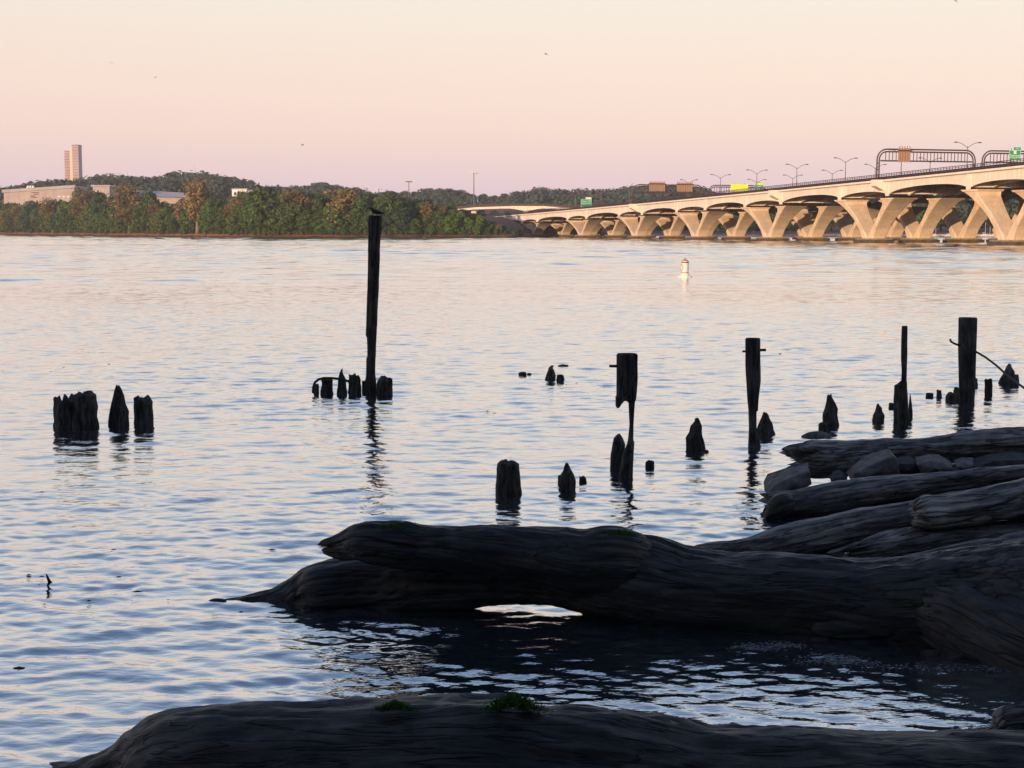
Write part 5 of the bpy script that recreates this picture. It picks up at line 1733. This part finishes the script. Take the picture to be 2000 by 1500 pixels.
stub('blunt stub left of the thin splinter post', 1703, 1728, 789, 824, 'point', 58)
stub('low brown stub, left of the little pair', 1808, 1823, 768, 777, 'flat', 59)
stub('brown stub, right of the little pair', 1828, 1840, 762, 778, 'flat', 60, jag=.15)
stub('slanting stub at the left foot of the thick post', 1846, 1866, 766, 784, 'lean', 61)
stub('round stub touching the left foot of the thick post', 1861, 1874, 756, 782, 'round', 62)
stub('round stub half hidden behind the right foot of the thick post', 1896, 1910, 738, 757, 'round', 63)
stub('upright stub with a knob head right of the thick post', 1923, 1939, 740, 773, 'flat', 64)
stub('broad sloping stub under the cable at the right edge', 1949, 1980, 711, 750, 'fin', 65, skew=.85)
stub('round stub at the foot of the cable', 1978, 1991, 731, 752, 'round', 66)
# the tooth of the broken post: solid block hanging down on its left
ypost = on_z(1222, 932).y
mb_pts = [(1203.5, 776), (1226, 776), (1225, 783), (1219, 784), (1214, 790), (1210, 796), (1206, 798), (1203.5, 795)]
fr = [at_y(a, b_, ypost - .02) for a, b_ in mb_pts]
vs = fr + [p + Vector((0, .16, 0)) for p in fr]
k8 = len(fr)
o = mesh_obj('broken_tooth', vs, [tuple(range(k8)), tuple(range(2 * k8 - 1, k8 - 1, -1))] + [(i, k8 + i, k8 + (i + 1) % k8, (i + 1) % k8) for i in range(k8)], M['pile'])
add_grain(o.data, [(p[2], p[0], p[1]) for p in vs])
post2 = [q for q in bpy.data.objects if q.get('label', '').startswith('broken post')][0]
o.parent = post2
o.location = -post2.location


def rod(name, label, cat, pts, Y, rad, parent=None):
    P = [at_y(a, b_, Y if not hasattr(Y, '__len__') else Y[i]) for i, (a, b_) in enumerate(pts)]
    m = MB()
    off = parent.location if parent else Vector((0, 0, 0))
    m.tube([tuple(p - off) for p in P], rad, 7)
    o = m.build(name, M['rust'], parent, True)
    if label: tag(o, label, cat)
    return o


rod('iron_rod', 'bent black iron rod arching over the stubs left of the tallest post', 'iron rod', [(611.5, 768), (612, 756), (615, 747), (622, 741), (632, 738.5), (648, 738.5), (662, 740), (676, 743), (690, 748)], on_z(640, 770).y - .2, .028)
pz = {q['label'][:12]: q for q in bpy.data.objects if q.get('group') == PG}
q = post2; rod('bolt', None, None, [(1190, 715), (1206, 715.3)], q.location.y + .1, .02, q)
q = [p for p in bpy.data.objects if p.get('label', '').startswith('square topped')][0]
rod('bolt', None, None, [(1483, 684), (1494, 683.5), (1495.5, 683.5)], q.location.y + .1, .022, q); rod('bolt', None, None, [(1450, 686.5), (1458, 686)], q.location.y + .1, .016, q)
rod('bolt_head', None, None, [(1494.2, 681), (1494.2, 686)], q.location.y + .1, .018, q)
yk = on_z(1890, 782).y
rod('cable', 'dark bent cable running through the thick post down to the right edge', 'cable', [(1856, 662), (1857, 667), (1864, 671), (1874, 675), (1890, 680), (1908, 688), (1925, 698), (1945, 713), (1965, 731), (1985, 747), (2010, 765), (2040, 790)],
    [yk + .05, yk + .05, yk + .05, yk + .1, yk + .1, yk + .1, yk - .5, yk - 1.2, yk - 2.0, yk - 2.9, yk - 4, yk - 5.5], .022)
rod('floating_stick', 'thin stick floating right of the mid river pointed stub', 'stick', [(1090, 716), (1098, 713.5), (1110, 715)], on_z(1098, 716).y, .03)

# partly sunk things
rk = on_z(1595, 850)
def low_lump(name, label, cat, px0, px1, yt, yb, mat, seed, dpt=.5):
    a, b_ = on_z(px0, yb), on_z(px1, yb)
    top = at_y((px0 + px1) / 2, yt, a.y).z
    w = (b_.x - a.x) / 2
    vs, fs = [], []
    n1, n2 = 28, 14
    for j in range(n2):
        v = j / (n2 - 1)
        for i in range(n1):
            th = 2 * math.pi * i / n1
            rr = math.cos(v * math.pi / 2) ** 0.8
            vs.append((math.cos(th) * rr * w, math.sin(th) * rr * w * dpt, -0.05 + (top + .05) * math.sin(v * math.pi / 2)))
    vs = np.array(vs)
    vs = vs * (1 + 0.28 * fbm(vs / w * 1.6 + seed, 4))[:, None]
    for j in range(n2 - 1):
        for i in range(n1): fs.append((j * n1 + i, j * n1 + (i + 1) % n1, (j + 1) * n1 + (i + 1) % n1, (j + 1) * n1 + i))
    o = mesh_obj(name, vs, fs, mat, smooth=True, loc=((a.x + b_.x) / 2, a.y, 0))
    add_grain(o.data, vs)
    tag(o, label, cat)


low_lump('rock', 'flat reddish rock just awash between the bolted post and the log heap', 'rock', 1562, 1626, 842, 853, M['rock'], 1, .4)
low_lump('driftwood_snag', 'wet snag just breaking the surface at the left tip of the big trunk', 'snag', 398, 452, 1168, 1176, M['wood'], 2, .35)
low_lump('driftwood_snag', 'low dark snag right at the foot of the bullet shaped stub', 'snag', 1372, 1386, 878, 883, M['wood'], 3)
low_lump('floating_branch', 'dark branch afloat close to the far shore, left one', 'branch', 300, 322, 465, 467.5, M['wood'], 4, .2)
low_lump('floating_branch', 'dark lump afloat close to the far shore, right one', 'branch', 372, 381, 465, 468.5, M['wood'], 5, .4)
# splinter poking out of the water, far left
fs_ = pile('splinter', 'small dark curved splinter poking out of the water near the left edge', 'splinter', [(1121, 89.5, 91.5), (1127, 90, 95), (1134, 92, 99), (1138, 93, 103), (1141, 92, 98), (1144, 91, 95)], 1145, .05, 0, 71, depth=.5, n=14)

# ================================================================= BUOY
yb_ = 542.5
bp_ = on_z(1337.5, yb_)
bu = thing('buoy', 'white river buoy with orange bands and an orange ring mark, on a square float', 'buoy', tuple(bp_), math.radians(-38))
rb_ = (at_y(1345, 520, bp_.y).x - at_y(1330.5, 520, bp_.y).x) / 2
ztop = at_y(1337, 509.5, bp_.y).z
zfl = at_y(1337, 536.5, bp_.y).z
def cyl(name, r0, r1, z0, z1, mat, parent, n=28):
    m = MB(); m.tube([(0, 0, z0), (0, 0, z1)], [r0, r1], n); return m.build(name, mat, parent)
hw_ = (at_y(1351.5, 541, bp_.y).x - at_y(1322, 541, bp_.y).x) / 2
cyl('float', hw_, hw_ * .97, -.1, zfl * .62, M['white'], bu, 8)
cyl('collar', rb_ * 1.35, rb_ * 1.1, zfl * .62 + .002, zfl + .05, M['white'], bu)
cyl('body', rb_, rb_ * .98, zfl + .05, ztop, M['white'], bu)
cyl('band', rb_ * 1.02, rb_ * 1.02, ztop - .14, ztop - .05, M['brown'], bu)
cyl('band', rb_ * 1.02, rb_ * 1.02, zfl + .13, zfl + .19, M['orange'], bu)
cyl('cap', rb_ * .9, rb_ * .5, ztop + .002, ztop + .10, M['orange'], bu)
cyl('light', .05, .04, ztop + .1, ztop + .22, M['lamp'], bu, 10)
m = MB()
cz = (ztop + zfl) / 2 + .03
rr = []
for a in np.linspace(0, 2 * math.pi, 25):
    u, v = .24 * math.cos(a), .24 * math.sin(a)
    th = -math.pi * .78 + u / rb_ * 1.0
    rr.append((math.cos(th) * rb_ * 1.02, math.sin(th) * rb_ * 1.02, cz + v))
m.tube(rr, .028, 6); m.build('ring_mark', M['orange'], bu)

# ================================================================= BIRDS
def bird(px, py, Y, span, bank, label, yaw=0.0):
    p = at_y(px, py, Y)
    m = MB()
    L_ = span * .42
    m.tube([(0, -L_ * .55, 0), (0, -L_ * .3, 0), (0, 0, 0), (0, L_ * .3, 0), (0, L_ * .55, .0)], [span * .012, span * .04, span * .055, span * .04, span * .012], 8)
    vs, fs = [], []
    for s in (-1, 1):
        b0 = len(m.v)
        pts = [(0, .14, 0), (s * .25, .17, .10), (s * .5, -.02, .05), (s * .25, -.04, .09), (0, -.12, 0)]
        m.add([(a * span, b_ * span, c * span + .004) for a, b_, c in pts] + [(a * span, b_ * span, c * span - .004) for a, b_, c in pts],
              [(0, 1, 3, 4), (1, 2, 3), (9, 8, 6, 5), (8, 7, 6), (0, 5, 6, 1), (1, 6, 7, 2), (2, 7, 8, 3), (3, 8, 9, 4)])
    m.add([(-.03 * span, -.2 * span, 0), (.03 * span, -.2 * span, 0), (.08 * span, -.36 * span, 0), (-.08 * span, -.36 * span, 0), (0, -.2 * span, .01)], [(0, 1, 2, 3), (0, 4, 1)])
    o = m.build('bird', M['feather'], None, True, tuple(p))
    o.rotation_euler = (0.2, bank, yaw)
    tag(o, label, 'bird', 'birds in the sky')


bird(217, 123, 120, .42, .3, 'small dark bird in flight, highest over the left tower', .4)
bird(304, 151, 120, .28, -.4, 'tiny dark bird in flight right of the one over the tower', 1.0)
bird(1066.5, 106, 120, .42, .5, 'dark bird in flight high above the middle of the picture', -.6)
bird(591, 283, 120, .5, .1, 'pale bird gliding low in the sky left of the tall post', 1.2)
bird(1866, 1, 60, .25, .8, 'dark bird cut by the top edge at right', .3)
bird(191, 341, 260, .9, .2, 'dark bird skimming the hill trees right of the tower', 1.3)

tp = at_y(736, 421, tall.location.y + .05)
m = MB()
m.tube([(-.14, 0, .035), (-.08, 0, .05), (0, 0, .065), (.07, 0, .085), (.1, 0, .125), (.125, 0, .14), (.16, 0, .138)], [.012, .03, .05, .045, .03, .026, .004], 9)
m.tube([(.0, -.015, -.02), (.0, -.015, .05)], .005, 4); m.tube([(.0, .02, -.02), (.0, .02, .05)], .005, 4)
o = m.build('bird', M['feather'], None, True, (tp.x, tp.y, tp.z + 0.01), math.pi)
tag(o, 'small dark bird perched on top of the tallest post', 'bird')

# ================================================================= FOAM AND FLOATING BITS
def flecks(name, label, paths, n, size, mat, seed, spread):
    r = np.random.default_rng(seed)
    vs, fs = [], []
    for _ in range(n):
        pth = paths[r.integers(len(paths))]
        k = r.integers(len(pth) - 1); u = r.random()
        px = pth[k][0] * (1 - u) + pth[k + 1][0] * u; py = pth[k][1] * (1 - u) + pth[k + 1][1] * u
        p = on_z(px, py) + Vector((r.normal(0, spread), r.normal(0, spread), 0))
        s_ = size * r.uniform(.3, 1.3); a0 = r.uniform(0, 6.28); st = r.uniform(1, 2.2)
        b0 = len(vs)
        for j in range(6):
            a = a0 + j * math.pi / 3
            vs.append((p.x + math.cos(a) * s_ * st, p.y + math.sin(a) * s_, 0.008))
        vs.append((p.x, p.y, 0.008 + s_ * .5))
        for j in range(6): fs.append((b0 + j, b0 + (j + 1) % 6, b0 + 6))
    tag(mesh_obj(name, vs, fs, mat), label, kind='stuff')


flecks('foam', 'thin grey foam drifting in the shade of the big trunk', [[(1440, 1268), (1500, 1264), (1560, 1262)], [(1560, 1290), (1640, 1296), (1760, 1304), (1880, 1306), (2000, 1312)], [(1600, 1285), (1680, 1292)], [(1900, 1425), (1960, 1432), (2000, 1420)]],
       1500, .007, M['foam'], 41, .06)
flecks('floating_debris', 'scattered twigs and leaf bits floating on the river', [[(20, 1250), (600, 1000)], [(100, 950), (900, 860)], [(900, 800), (1500, 950)], [(300, 620), (1600, 700)], [(80, 724), (100, 724)], [(1150, 755), (1170, 756)], [(60, 1130), (460, 1190)]],
       46, .022, M['wood'], 42, .6)
